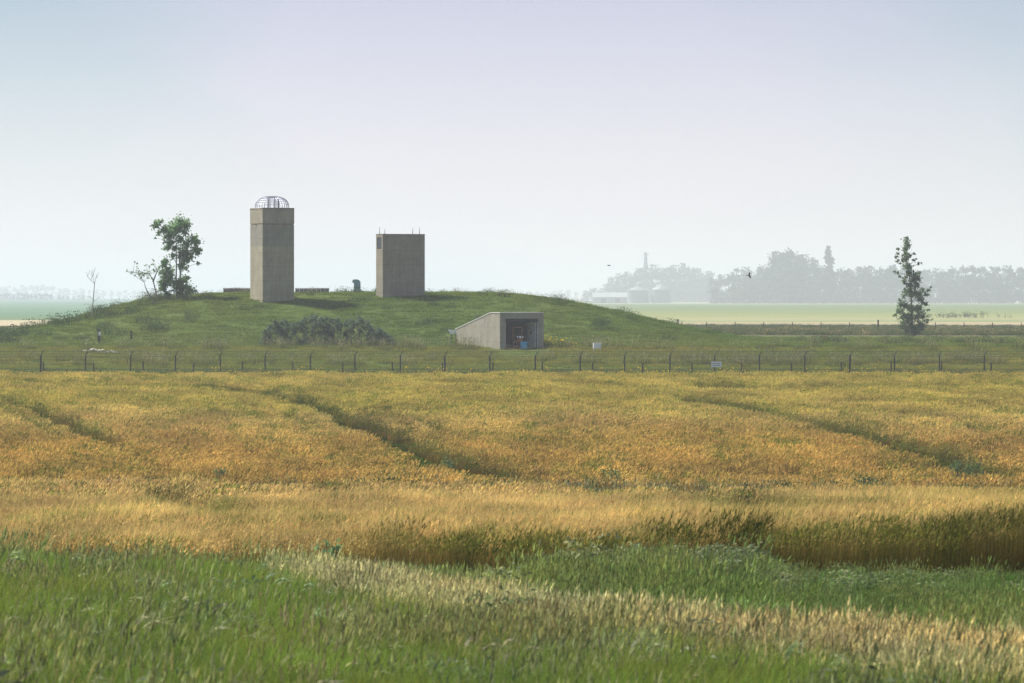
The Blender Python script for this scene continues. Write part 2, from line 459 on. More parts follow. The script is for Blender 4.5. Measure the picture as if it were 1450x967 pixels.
def instancer(name, coll, pts, rotz, scl, idx, tint, label, cat):
    """ONE stuff object: plants scattered over the ground"""
    me = bpy.data.meshes.new(name)
    me.vertices.add(len(pts)); me.vertices.foreach_set('co', np.asarray(pts, np.float32).ravel())
    def at_(n, ty, d, key):
        a = me.attributes.new(n, ty, 'POINT'); a.data.foreach_set(key, np.ascontiguousarray(d).ravel())
    at_('rot', 'FLOAT_VECTOR', np.asarray(rotz, np.float32), 'vector')
    at_('scl', 'FLOAT_VECTOR', np.asarray(scl, np.float32), 'vector')
    at_('vix', 'INT', np.asarray(idx, np.int32), 'value')
    at_('tint', 'FLOAT_COLOR', np.c_[tint, np.ones(len(tint))].astype(np.float32), 'color')
    me.update()
    o = bpy.data.objects.new(name, me); col.objects.link(o)
    ng = bpy.data.node_groups.new(name + '_scatter', 'GeometryNodeTree')
    ng.interface.new_socket('Geometry', in_out='INPUT', socket_type='NodeSocketGeometry')
    ng.interface.new_socket('Geometry', in_out='OUTPUT', socket_type='NodeSocketGeometry')
    gi = ng.nodes.new('NodeGroupInput'); go = ng.nodes.new('NodeGroupOutput')
    ci = ng.nodes.new('GeometryNodeCollectionInfo'); ci.inputs['Collection'].default_value = coll
    ci.inputs['Separate Children'].default_value = True; ci.inputs['Reset Children'].default_value = True
    ip = ng.nodes.new('GeometryNodeInstanceOnPoints'); ip.inputs['Pick Instance'].default_value = True
    def na(n, ty):
        a = ng.nodes.new('GeometryNodeInputNamedAttribute'); a.data_type = ty; a.inputs['Name'].default_value = n
        return next(s for s in a.outputs if s.enabled and s.name == 'Attribute')
    L = ng.links.new
    L(gi.outputs[0], ip.inputs['Points']); L(ci.outputs[0], ip.inputs['Instance'])
    L(na('vix', 'INT'), ip.inputs['Instance Index']); L(na('rot', 'FLOAT_VECTOR'), ip.inputs['Rotation'])
    L(na('scl', 'FLOAT_VECTOR'), ip.inputs['Scale'])
    L(ip.outputs[0], go.inputs[0])
    md = o.modifiers.new('scatter', 'NODES'); md.node_group = ng
    o.data.materials.append(PM)
    tag(o, label, cat, kind='stuff')
    return o

def scatter(y0, y1, dens, ufrac=1.08, jitter=True):
    """points over the visible fan between two distances; dens(y) per m2"""
    ys = np.linspace(y0, y1, 400); hw = 725 / F * ufrac
    d = dens(ys) * 2 * (hw * ys + 5); cum = np.concatenate([[0], np.cumsum((d[1:] + d[:-1]) / 2 * np.diff(ys))])
    n = int(cum[-1]); q = (np.arange(n) + RNG.uniform(0, 1, n)) / n * cum[-1]
    Y = np.interp(q, cum, ys); X = RNG.uniform(-1, 1, n) * (hw * Y + 5)
    return X, Y
def pix(x, y, z):
    return CX + x / y * F, HY + (CAMZ - z) / y * F
def edge_Y(px):     # front edge of the wheat
    return np.interp(px, [-100, 0, 480, 725, 1000, 1450, 1550], [80, 78, 73, 69.5, 65.5, 60, 59])

# tramlines in the wheat: canopy points of the photograph carried onto the field
def canopy_pt(px, py, lo=150, hi=296):
    Ys = np.linspace(lo, hi, 600); X = (px - CX) / F * Ys
    r = HY + (CAMZ - (ground(X, Ys) + .82)) / Ys * F
    k = int(np.argmin(np.abs(r - py))); return (X[k], Ys[k])
def polyd(x, y, pts):
    best = np.full(x.shape, 1e9)
    for (ax, ay), (bx, by) in zip(pts[:-1], pts[1:]):
        dx, dy = bx - ax, by - ay; t = np.clip(((x - ax) * dx + (y - ay) * dy) / (dx * dx + dy * dy + 1e-9), 0, 1)
        best = np.minimum(best, np.hypot(x - ax - t * dx, y - ay - t * dy))
    return best
TR = [([(290, 547), (350, 553), (400, 562), (440, 574), (490, 592), (540, 610), (590, 634), (640, 654), (710, 674)], .60, .24, 1.0),
      ([(470, 596), (520, 612), (580, 640), (606, 655)], .40, .3, .9),
      ([(-10, 560), (40, 575), (80, 592), (120, 610), (146, 622)], .46, .22, 1.0),
      ([(146, 622), (200, 650), (240, 668)], .3, .5, .1),
      ([(525, 576), (580, 592), (640, 612), (665, 622)], .36, .32, .7),
      ([(335, 568), (390, 582), (440, 602)], .34, .4, .7),
      ([(975, 566), (1040, 576), (1100, 588), (1180, 604), (1260, 625), (1320, 642), (1400, 668)], .85, .26, 1.0),
      ([(60, 541), (200, 540), (330, 543)], .5, .7, .8), ([(1000, 548), (1200, 546), (1440, 545)], .6, .7, .5)]
TRW = [([canopy_pt(*p) for p in a], w, s, g) for a, w, s, g in TR]
TRW += [([(x_ + 1.7, y_) for x_, y_ in TRW[0][0]], .22, .5, .8), ([(x_ + 1.7, y_) for x_, y_ in TRW[6][0]], .20, .55, .6), ([(x_ - 1.5, y_) for x_, y_ in TRW[2][0]], .18, .55, .6)]
TRW.append(([canopy_pt(px, py, 75, 128) for px, py in [(845, 684), (900, 690), (960, 697), (1030, 708), (1095, 722)]], .95, .4, .9))
TRW.append(([canopy_pt(px, py, 75, 128) for px, py in [(200, 703), (270, 712), (330, 722)]], .6, .5, .7))

def build_wheat():
    near = variants('wheat_near', [wheat(20 + i, 40, .006, .095, .022, 2) for i in range(6)])
    far = variants('wheat_far', [wheat(40 + i, 34, .010, .14, .036, 0, 3) for i in range(6)])
    def place(y0, y1, dens, coll, nv, label, nm):
        X, Y = scatter(y0, y1, dens)
        z = ground(X, Y); px, py = pix(X, Y, z)
        k = (Y > edge_Y(px) + .18 * vnoise(X * 2, Y * 2, 30)) & (Y < 296 + .3 * np.sin(X * .3))
        gl = .8 * vnoise(X * .3, Y * .3, 36); k &= ~((Y > 134 + gl) & (Y < 157 + 2 * gl)) & ~((Y > 155) & (Y < 170) & (RNG.uniform(0, 1, len(Y)) < .45))
        X, Y, z, px = X[k], Y[k], z[k], px[k]
        n = len(X)
        s = RNG.uniform(.84, 1.10, n) * (1 + .10 * vnoise(X * .9, Y * .35, 31))
        g1 = vnoise(X * .10, Y * .045, 32) * .5 + .5; g2 = vnoise(X * .5, Y * .16, 33) * .5 + .5
        # unripe green towards the far crest, burnt orange on the slope that faces us
        green = np.clip(smooth(182, 232, Y) * .92 + .25 * (g1 - .4) + .28 * (g2 - .5), 0, 1)
        green = np.where(Y < 140, np.clip(.22 * (g2 - .35) + .45 * smooth(.62, .9, g1), 0, 1), green)
        orange = np.clip(smooth(140, 155, Y) * smooth(210, 176, Y) * (.95 + .4 * (g1 - .5)), 0, 1)
        gold = np.array([1.08, 1.04, 1.16]); org = np.array([1.0, .88, .70]); grn = np.array([.92, 1.0, .66])
        tn = gold[None] * (1 - orange[:, None]) + org[None] * orange[:, None]
        tn = tn * (1 - green[:, None]) + grn[None] * green[:, None]
        for pts, w, sc, gg in TRW:
            d = polyd(X, Y * .2, [(a_, b_ * .2) for a_, b_ in pts]); q = smooth(w * 1.2, w * .8, d + .03 * RNG.normal(size=n))
            s = s * (1 - q * (1 - sc)); tg = np.array([.15, .32, .14])
            q2 = (smooth(w * 1.5, w * .9, d) * gg)[:, None]; tn = tn * (1 - q2) + tg[None] * q2
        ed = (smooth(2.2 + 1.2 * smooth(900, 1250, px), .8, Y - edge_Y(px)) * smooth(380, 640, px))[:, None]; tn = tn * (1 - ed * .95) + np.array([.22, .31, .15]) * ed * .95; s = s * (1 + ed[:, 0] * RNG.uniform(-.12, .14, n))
        sp = (RNG.uniform(0, 1, n) < .12 + .14 * (g2 > .62))[:, None]; tn = np.where(sp, tn * np.array([.42, .60, .40]), tn)
        tn = tn * (1 + RNG.uniform(-1, 1, (n, 1)) * np.where(Y > 140, .13, .22)[:, None]) * (1 + RNG.normal(0, .03, (n, 3))) * 1.06 * (1 + .22 * vnoise(X * .8 + Y * .1, Y * .22, 35)[:, None])
        rot = np.stack([RNG.normal(0, .05, n), RNG.normal(0, .05, n), RNG.choice([0, np.pi], n) * 0 + RNG.uniform(-.6, .6, n)], -1)
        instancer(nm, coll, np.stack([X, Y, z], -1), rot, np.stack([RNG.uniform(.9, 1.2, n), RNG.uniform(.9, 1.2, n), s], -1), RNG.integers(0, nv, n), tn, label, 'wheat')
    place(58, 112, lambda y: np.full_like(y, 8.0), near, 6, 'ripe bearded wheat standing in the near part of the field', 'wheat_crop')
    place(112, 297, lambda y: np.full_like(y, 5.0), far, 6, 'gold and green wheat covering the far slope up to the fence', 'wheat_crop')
build_wheat()

GR0, GR1 = (.040, .064, .014), (.185, .262, .056)
STR0, STR1 = (.20, .19, .07), (.55, .51, .29)
def foxtail(t, n, rad, h, c=(.42, .46, .30)):
    P = t.blades(n, rad, h, .004, .5, (.06, .09, .03), (.16, .22, .08), 5, .9, (.25, 0))
    tp, d = tips(P); d = d / np.linalg.norm(d, axis=1, keepdims=True) + np.array([.5, 0, -.1])
    t.heads(tp, d, .10, .030, c, 3, .2)
    tp2 = tp + d / np.linalg.norm(d, axis=1, keepdims=True) * .07; t.heads(tp2, d + np.array([.3, 0, -.7]), .07, .026, c, 3, .2)
def build_verge():
    vs = [grass(60 + i, 150, .30, .52, .0080, .45, GR0, GR1, 5) for i in range(4)]                       # 0-3 green
    def seedy(c):
        def f(t):
            P = t.blades(70, .32, .62, .0035, .22, STR0, c, 4, .6, (.12, 0)); tp, d = tips(P)
            t.heads(tp, d + t.r.normal(0, .02, d.shape), .12, .016, c, 0, .25)
        return f
    vs += [grass(70 + i, 90, .30, .40, .006, .4, STR0, STR1, 5, .6, seedy((.54, .515, .31))) for i in range(3)]  # 4-6 straw
    vs += [grass(80 + i, 140, .30, .55, .0065, .35, GR0, (.10, .17, .05), 5, .5, seedy((.27, .29, .14))) for i in range(3)]  # 7-9 tall mixed
    def weed(i):
        t = Tuft(90 + i); t.blades(16, .25, .60, .010, .25, (.05, .08, .03), (.09, .13, .05), 4, .4, (.05, 0))
        t.leaves(150, .34, .62, .12, .030, (.12, .165, .095)); t.leaves(46, .32, .66, .08, .022, (.32, .37, .27)); t.leaves(2, .3, .5, .08, .03, (.40, .40, .08))
        return t.mesh('weed_tuft', PM)
    vs += [weed(i) for i in range(3)]                                                                    # 10-12 broad-leaf weeds
    def fx(i):
        t = Tuft(95 + i); t.blades(60, .3, .4, .007, .5, GR0, GR1, 5, .6); foxtail(t, 9, .3, .5); return t.mesh('foxtail_tuft', PM)
    vs += [fx(i) for i in range(2)]                                                                      # 13-14 foxtail
    coll = variants('verge', vs)
    X, Y = scatter(24, 82, lambda y: 26 - .18 * (y - 24))
    z = ground(X, Y); px, py = pix(X, Y, z)
    e = edge_Y(px)
    k = (Y < e + .25) ; X, Y, z, px, py, e = X[k], Y[k], z[k], px[k], py[k], e[k]
    n = len(X); g1 = vnoise(X * .7, Y * .35, 40) * .5 + .5; g2 = vnoise(X * 2.2, Y * 1.1, 41) * .5 + .5
    idx = RNG.integers(0, 4, n); tn = np.ones((n, 3)); s = np.ones(n)
    yb = np.interp(px, [380, 480, 600, 800, 1000, 1200, 1450, 1550], [848, 868, 895, 926, 962, 988, 1012, 1020])
    tb = np.interp(px, [380, 480, 600, 800, 1000, 1200, 1450], [8, 13, 20, 23, 30, 38, 52])
    inb = (np.abs(py - yb + 14 * (g1 - .5)) < tb * (.7 + .6 * g2) + RNG.normal(0, 9, n)) & (px > 400)
    right = (px > 420) & (py < yb - tb * .6)
    u = RNG.uniform(0, 1, n)
    # default: lively green with olive and brownish patches low on the left
    brown = np.clip(smooth(.5, .85, g1) * smooth(850, 930, py), 0, 1)
    tn = tn * (1 - .5 * brown[:, None]) + np.array([1.25, .98, .9]) * .5 * brown[:, None]
    vivid = smooth(880, 835, py) * (px < 480); tn = tn * (1 + vivid[:, None] * np.array([.0, .14, -.05]))
    idx = np.where((u < .03 + .13 * brown) & ~inb, RNG.integers(7, 10, n), idx)
    idx = np.where((u > .985) & ~inb, RNG.integers(13, 15, n), idx)
    idx = np.where((u > .971) & (u < .975) & (py > 850), RNG.integers(10, 13, n), idx)
    idx = np.where(inb & (u < .62), RNG.integers(4, 7, n), idx)
    m = right & (u < .34); idx = np.where(m, RNG.integers(7, 10, n), idx)
    tn = np.where(right[:, None], np.where((u < .34)[:, None], np.array([.85, .98, .70]), np.array([.62, .84, .62])) * (1 + .35 * (g1[:, None] - .45) * np.array([1.2, .2, .3])), tn)
    dd = e - Y; plain = tn * 0 + 1
    wz = np.clip(np.exp(-((px - 1060 + 220 * (g2 - .5)) / 340) ** 4), 0, 1) * smooth(.15, .6, g2)
    w = (dd < 9) & (u < .26 * wz) ; idx = np.where(w, RNG.integers(10, 13, n), idx); s = np.where(w, .85 + .3 * g2, s)
    w2 = (dd < 2.2) & (px > 480) & (u < .22); idx = np.where(w2, RNG.integers(10, 13, n), idx)
    tn = np.where(((idx >= 10) & (idx <= 12))[:, None], np.array([1.0, .96, .88]), tn)
    fxm = (dd < 6) & (dd > 1) & (px > 900) & (px < 1260) & (u > .9); idx = np.where(fxm, 13, idx)
    # low growth right at the foot of the wheat so its stems show on the right
    s = np.where((px > 1130) & (dd < 5), .34 + .4 * smooth(1.5, 5, dd), s); s = np.where((px > 420) & (px < 780) & (dd < 9), s * (.50 + .2 * smooth(700, 440, px)), s)
    s = np.where((px > 1060) & (py < yb - tb * .5), np.minimum(s, .62), s)
    s = np.where((px > 420) & (px < 740) & (dd < 24) & (idx < 10), np.minimum(s, .44 + .30 * smooth(900, 420, px) + .30 * smooth(8, 24, dd)), s)
    s = np.where((px < 420) & (dd < 16), np.minimum(s, .80), s)
    s = np.where(inb & (px > 560), .82, s); s = np.where((px > 420) & (px < 1150) & (dd < 5), np.minimum(s, .62 + .3 * (g2 > .5)), s)
    s = s * RNG.uniform(.75, 1.2, n) * (1 + .15 * (g2 - .5))
    s = np.where((px < 420), s * 1.1, s)
    oliv = (RNG.uniform(0, 1, n) < .15)[:, None]; tn = np.where(oliv & (idx < 4)[:, None], tn * np.array([1.15, .82, .85]), tn)
    tn = tn * RNG.uniform(.70, 1.28, (n, 1)) * (1 + RNG.normal(0, 1, (n, 3)) * np.where((idx > 3) & (idx < 7), .025, .07)[:, None])
    tn = np.where(((idx > 3) & (idx < 7))[:, None], tn * np.array([1.08, 1.06, 1.0]), tn)
    tn = tn * (1 + (g2[:, None] - .5) * np.array([.45, .35, .2]))
    rot = np.stack([RNG.normal(0, .06, n), RNG.normal(0, .06, n), RNG.uniform(-.8, .8, n)], -1)
    instancer('verge_grass', coll, np.stack([X, Y, z], -1), rot, np.stack([s, s, s], -1), idx, tn, 'rank green and straw grass with weeds along the near field edge', 'grass')
build_verge()

def build_turf():
    c0, c1 = (.070, .102, .022), (.185, .240, .056)
    vs = [grass(110 + i, 110, .75, .20, .030, .5, c0, c1, 3) for i in range(4)]                            # 0-3 turf
    def plume(t):
        P = t.blades(26, .7, .75, .02, .2, (.10, .10, .04), (.30, .26, .14), 3, .5, (.08, 0)); tp, d = tips(P); t.heads(tp, d, .18, .05, (.30, .29, .19), 0, .3)
    vs += [grass(120 + i, 70, .75, .45, .028, .4, c0, (.14, .145, .055), 3, .5, plume) for i in range(3)]  # 4-6 tall pale grass
    def flw(t):
        P = t.blades(22, .7, .65, .02, .2, (.05, .08, .03), (.10, .13, .04), 3, .4); tp, d = tips(P); t.leaves(26, .9, .75, .09, .08, (.62, .50, .03))
    vs += [grass(130 + i, 80, .75, .50, .030, .4, c0, (.10, .13, .04), 3, .5, flw) for i in range(2)]     # 7-8 yellow flowers
    def dk(t): t.leaves(120, 1.0, .75, .14, .08, (.065, .10, .045))
    vs += [grass(140 + i, 80, .75, .60, .030, .35, (.035, .055, .02), (.075, .11, .04), 3, .4, dk) for i in range(2)]  # 9-10 dark rank growth
    coll = variants('turf', vs)
    X, Y = scatter(296.3, 420, lambda y: np.where(y < 380, 1.55, .8), 1.12)
    z = ground(X, Y); px, py = pix(X, Y, z)
    lx, ly = local_portal(X, Y)
    k = ~((lx > -.35) & (lx < 4.2) & (ly > -1.0) & (ly < 8.6))
    for (cx, cy, w, d) in FOOT:
        a = (X - cx) * math.cos(TH) + (Y - cy) * math.sin(TH); b = -(X - cx) * math.sin(TH) + (Y - cy) * math.cos(TH)
        k &= ~((a > -.2) & (a < w + .2) & (b > -.2) & (b < d + .2))
    X, Y, z, px, py = X[k], Y[k], z[k], px[k], py[k]
    n = len(X); g1 = vnoise(X * .12, Y * .10, 50) * .5 + .5; g2 = vnoise(X * .7, Y * .5, 51) * .5 + .5; u = RNG.uniform(0, 1, n)
    idx = RNG.integers(0, 4, n); s = RNG.uniform(.7, 1.2, n)
    tn = np.ones((n, 3)) * (1 + (g1[:, None] - .5) * np.array([.35, .10, .2])) * (1 + smooth(346, 338, Y)[:, None] * np.array([.38, .10, .05]))
    # rank strip just behind the wheat
    st = Y < 303.5 + 1.2 * g2; idx = np.where(st & (u < .75), RNG.integers(9, 11, n), idx)
    yf = (Y < 309) & (Y > 300) & (u > .88) & (g1 > .42); idx = np.where(yf, RNG.integers(7, 9, n), idx)
    # bands of drier grass between fence and mound
    dry = np.exp(-((Y - 324 - 3 * (g1 - .5)) / 2.6) ** 2) * np.where(px > 900, 1.6, .55) + .8 * np.exp(-((Y - 339.5) / 2.2) ** 2) * .7
    idx = np.where(u < dry * .28, RNG.integers(4, 7, n), idx)
    tn = tn * (1 + (np.clip(dry, 0, 1) * .9)[:, None] * np.array([.50, .18, .35]))
    tp = (Y > 338) & (Y < 343.5) & (u < .16); idx = np.where(tp, RNG.integers(4, 7, n), idx)
    fl2 = (np.abs(px - 785) < 22) & (Y > 341) & (Y < 349) & (u < .28); idx = np.where(fl2, 7, idx)
    s = np.where((px > 700) & (px < 776) & (Y > 330) & (Y < 342), s * .45, s)
    low = (np.abs(px - 430) < 45) & (Y > 360); s = np.where(low, .6, s)
    lt = (px < 240) & (u < .06) & (Y > 350); idx = np.where(lt, 9, idx); s = np.where(lt, 1.2, s)
    fr = (Y > 376) & (u < .02); s = np.where(fr, 1.4, s)
    tn = np.where(((idx >= 4) & (idx <= 6))[:, None], np.array([.95, .98, .90]), tn)
    rg = (Y > 350) & (g2 > .62) & (u < .08); idx = np.where(rg, RNG.integers(9, 11, n), idx); s = np.where(rg, s * .75, s)
    cr = (Y > 372) & (u < .04); idx = np.where(cr, RNG.integers(4, 7, n), idx); s = np.where(cr, s * .45, s)
    tn = tn * RNG.uniform(.85, 1.18, (n, 1)) * (1 + RNG.normal(0, .03, (n, 3)))
    rot = np.stack([RNG.normal(0, .05, n), RNG.normal(0, .05, n), RNG.uniform(-.8, .8, n)], -1)
    instancer('mound_grass', coll, np.stack([X, Y, z], -1), rot, np.stack([s, s, s], -1), idx, tn, 'rough green grass over the mound and the strip behind the fence', 'grass')
    X, Y = scatter(134, 159, lambda y: np.full_like(y, 1.3), 1.1); z = ground(X, Y); px, py = pix(X, Y, z); n = len(X)
    k = RNG.uniform(0, 1, n) < .35 + .65 * smooth(500, 700, px); X, Y, z = X[k], Y[k], z[k]; n = len(X); s = RNG.uniform(.5, 1.15, n)
    rot = np.stack([RNG.normal(0, .05, n), RNG.normal(0, .05, n), RNG.uniform(-.8, .8, n)], -1)
    instancer('gully_weeds', coll, np.stack([X, Y, z], -1), rot, np.stack([s * .7, s * .7, s * 1.1], -1), np.where(RNG.uniform(0, 1, n) < .6, 9, 5), np.ones((n, 3)) * np.array([1.25, 1.2, 1.05]) * RNG.uniform(.7, 1.2, (n, 1)), 'grey green weeds growing in the unsown gully across the wheat', 'weeds')
    # rank hedge-bank strips out on the flat, right and left of the mound
    X, Y = scatter(420, 640, lambda y: np.full_like(y, .95), 1.12)
    z = ground(X, Y); px, py = pix(X, Y, z); row = 24168.0 / Y; n = len(X); u = RNG.uniform(0, 1, n)
    a = ((row > 47) & (row < 53.5)) | ((row > 41.8) & (row < 45.2)); k = a & ((px > 800) | (px < 330)); b = (px < 330) & (row < 45.2)
    k &= ~b
    X, Y, z, row, u = X[k], Y[k], z[k], row[k], u[k]; n = len(X)
    s = np.where(row > 46, .55, .30) * RNG.uniform(.5, 1.3, n); tn = np.where((row > 46)[:, None], np.array([1.35, 1.1, 1.0]), np.array([.8, .95, 1.0])) * RNG.uniform(.75, 1.25, (n, 1))
    rot = np.stack([RNG.normal(0, .05, n), RNG.normal(0, .05, n), RNG.uniform(-.8, .8, n)], -1)
    instancer('bank_grass', coll, np.stack([X, Y, z], -1), rot, np.stack([s * 1.8, s * 1.8, s], -1), np.where(u < .8, 9, 5), tn, 'dull dark rank grass in strips on the flat beyond the mound', 'grass')

# ------------------------------------------------------------------ concrete towers
def tower_origin(px, Y): return Vector(((px - CX) / F * Y, Y, 0))
T1 = tower_origin(372, 367); T2 = tower_origin(542, 370)
FOOT = [(T1.x, T1.y, 2.9, 2.9), (T2.x, T2.y, 4.0, 1.45)]
def build_towers():
    zb = 5.0; top1 = CAMZ + 126 / F * 367
    r = empty('concrete_tower', (T1.x, T1.y, zb), TH)
    tag(r, 'tall square weathered concrete tower on the mound topped by a rounded wire cage', 'tower', 'concrete shafts on the mound')
    H = top1 - zb; w = 2.92; d = 2.92
    zj = CAMZ + 103 / F * 367 - zb
    b = MB(); b.box(0, w, 0, d, 0, zj - .03); b.build('shaft', M['tower'], r, .025)
    b = MB(); b.box(.035, w - .035, .035, d - .035, zj - .028, zj + .028); b.build('shadow_gap', M['rust'], r)
    b = MB(); b.box(-.012, w + .012, -.012, d + .012, zj + .03, H - .10); b.build('parapet', M['tower'], r, .02)
    b = MB(); b.box(-.03, w + .03, -.03, d + .03, H - .098, H); b.build('rim', M['steel'] if False else M['oldwall'], r, .012)
    for (x, y) in ((.9, -.04), (1.9, -.04), (-.04, 1.5)):
        b = MB(); b.box(x - .07, x + .07, y - .03, y + .05, zj - .06, zj + .05); b.build('clamp', M['rust'], r)
    # rounded cage
    c = Vector((w / 2, d / 2, H)); cw = 1.47; ch = 1.02; n = 2.6
    cg = empty('cage', (c.x, c.y, c.z)); cg.parent = r
    def pt(an, t):      # t 0..1 from the base to the crown
        a = t * math.pi / 2; rr = abs(math.cos(a)) ** (2 / n); zz = abs(math.sin(a)) ** (2 / n)
        return Vector((cw * rr * math.cos(an), cw * rr * math.sin(an), ch * zz))
    mb = MB()
    for k in range(34): mb.tube([pt(2 * math.pi * k / 34, t) for t in np.linspace(0, .93, 9)], .014, 4)
    mb.build('upright_bars', M['cage'], cg)
    mb = MB()
    for t in (.0, .14, .28, .42, .6): mb.tube([pt(2 * math.pi * k / 36, t) for k in range(37)], .014, 4, cap=False)
    mb.build('hoops', M['cage'], cg)
    mb = MB(); prof = [(cw * abs(math.cos(t * math.pi / 2)) ** (2 / n) * 1.01, ch * abs(math.sin(t * math.pi / 2)) ** (2 / n) + .015) for t in (.66, .74, .82, .90, .96, .995)]
    mb.lathe(prof, 28); mb.build('cap', M['steel'], cg, smooth=False)
    mb = MB(); mb.tube([(-.25, .2, 0), (-.25, .2, .86)], .10, 8); mb.build('vent_pipe', M['white'], cg)
    mb = MB(); mb.tube([(.22, -.1, 0), (.22, -.1, .88)], .05, 8); mb.tube([(.62, .1, 0), (.62, .1, .84)], .06, 8); mb.build('mast', M['steel'], cg)
    # second shaft
    zb2 = 5.2; top2 = CAMZ + 89 / F * 370; H = top2 - zb2; w, d = 3.99, 1.46
    r = empty('concrete_tower', (T2.x, T2.y, zb2), TH)
    tag(r, 'squat wide concrete shaft on the mound with a grey louvre and four thin roof rods', 'tower', 'concrete shafts on the mound')
    wz1 = CAMZ - (336 - HY) / F * 370 - zb2; wz0 = CAMZ - (352 - HY) / F * 370 - zb2
    b = MB(); y0, y1 = .26, 1.26
    # walls as butted blocks leave a real recess for the louvre in the left face
    b.box(.22, w, 0, d, 0, H - .07)
    b.box(0, .22, 0, y0, 0, H - .07); b.box(0, .22, y1, d, 0, H - .07)
    b.box(0, .22, y0, y1, 0, wz0); b.box(0, .22, y0, y1, wz1, H - .07)
    b.build('shaft', M['tower2'], r)
    b = MB(); b.box(-.02, w + .02, -.02, d + .02, H - .068, H); b.build('coping', M['oldwall'], r, .01)
    lv = MB(); lv.box(.10, .20, y0 + .002, y1 - .002, wz0 + .002, wz1 - .002)
    lo = lv.build('louvre', M['slate'], r)
    s = MB()
    for k in range(8):
        z = wz0 + .08 + k * (wz1 - wz0 - .1) / 8
        s.quad((.02, y0 + .01, z), (.02, y1 - .01, z), (.12, y1 - .01, z + .09), (.12, y0 + .01, z + .09))
    s.box(.02, .09, y0 + .47, y0 + .53, wz0 + .01, wz1 - .01)
    s.build('slats', M['slate'], lo)
    for px, hgt in ((537, .62), (546.5, .45), (585.5, .55), (595, .6)):
        X = (px - 542) / F * 370
        if px < 542: lx, ly = .12, 1.0
        else: lx, ly = X / math.cos(TH), .25
        b = MB(); b.tube([(lx, ly, H), (lx, ly, H + hgt * .4), (lx + .01, ly, H + hgt)], [.03, .022, .012], 6); b.build('rod', M['galv'], r)
build_towers()

# ------------------------------------------------------------------ portal
def build_portal():
    W, D = 3.86, 8.6; z0 = 1.6; zt = 4.8; ze = 3.42; zf = 1.97
    r = empty('bunker_portal', (PC[0], PC[1], 0), TH)
    tag(r, 'concrete bunker entrance with a long sloping side wall set into the foot of the mound', 'bunker')
    ox0, ox1, oz = .47, 3.39, 4.34
    b = MB()
    # front frame, butted pieces
    b.box(0, ox0, 0, .34, z0, zt); b.box(ox1, W, 0, .34, z0, zt); b.box(ox0, ox1, 0, .34, oz, zt)
    b.build('front_frame', M['portal'], r)
    def side(x0, x1, nm):
        s = MB(); a = .342
        pr = [(a, z0), (D, z0), (D, ze), (1.75, zt), (a, zt)]
        i = len(s.v); s.v += [(x0, y, z) for y, z in pr] + [(x1, y, z) for y, z in pr]
        s.f += [(0, 4, 3, 2, 1), (5, 6, 7, 8, 9)] + [(k, (k + 1) % 5, 5 + (k + 1) % 5, 5 + k) for k in range(5)]; s.m = [0] * 7
        s.build(nm, M['portal'], r)
    side(0.004, .30, 'side_wall'); side(W - .30, W - .004, 'side_wall')
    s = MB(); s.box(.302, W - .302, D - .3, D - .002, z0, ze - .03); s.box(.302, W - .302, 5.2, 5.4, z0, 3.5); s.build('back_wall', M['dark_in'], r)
    s = MB(); s.quad((.302, .35, zt - .02), (W - .302, .35, zt - .02), (W - .302, 1.75, zt - .02), (.302, 1.75, zt - .02))
    s.quad((.302, 1.75, zt - .02), (W - .302, 1.75, zt - .02), (W - .302, D, ze - .02), (.302, D, ze - .02))
    s.quad((.302, .35, zt - .22), (W - .302, .35, zt - .22), (W - .302, 1.75, zt - .24), (.302, 1.75, zt - .24))
    s.quad((.302, 1.75, zt - .24), (W - .302, 1.75, zt - .24), (W - .302, D, ze - .22), (.302, D, ze - .22))
    s.build('roof', M['portal'], r)
    s = MB(); t = .055
    s.box(-.03, W + .03, -.03, 1.75, zt + .001, zt + t)
    dy = D - 1.75
    for x0, x1 in ((-.03, .32), (W - .32, W + .03)):
        i = len(s.v); s.v += [(x, y, z + dz) for x in (x0, x1) for (y, z) in ((1.752, zt), (D, ze)) for dz in (.002, t)]
        s.f += [(i, i + 1, i + 3, i + 2), (i + 4, i + 6, i + 7, i + 5), (i + 1, i + 5, i + 7, i + 3), (i, i + 2, i + 6, i + 4), (i, i + 4, i + 5, i + 1), (i + 2, i + 3, i + 7, i + 6)]; s.m += [0] * 6
    s.build('coping', M['coping'], r)
    s = MB(); s.box(.302, W - .302, .36, 5.19, zf - .15, zf); s.build('floor_slab', M['oldwall'], r)
    # inner lining coloured near black to deepen the interior shade; door head and leaf
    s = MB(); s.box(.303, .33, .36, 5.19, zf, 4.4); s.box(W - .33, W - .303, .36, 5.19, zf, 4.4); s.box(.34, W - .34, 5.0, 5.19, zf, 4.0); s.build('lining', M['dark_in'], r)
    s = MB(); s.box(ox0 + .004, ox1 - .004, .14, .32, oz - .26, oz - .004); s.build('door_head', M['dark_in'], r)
    dl = MB(); dl.box(ox1 - .10, ox1 - .03, .36, 2.0, zf + .02, oz - .28); d = dl.build('door_leaf', M['door'], r, .01)
    s = MB(); s.box(ox1 - .16, ox1 - .102, .95, 1.25, 3.15, 3.27); s.build('latch', M['rust'], d)
    for xa, xb in ((ox0 - .002, ox0 + .05), (ox1 - .05, ox1 + .002)):
        s = MB(); s.box(xa, xb, .05, .12, zf, oz - .3); s.build('jamb_strip', M['door'], r)
    def W2(lx, ly, z=zf): 
        return Vector((PC[0] + lx * math.cos(TH) - ly * math.sin(TH), PC[1] + lx * math.sin(TH) + ly * math.cos(TH), z))
    return W2
W2 = build_portal()
M_zf = 1.97

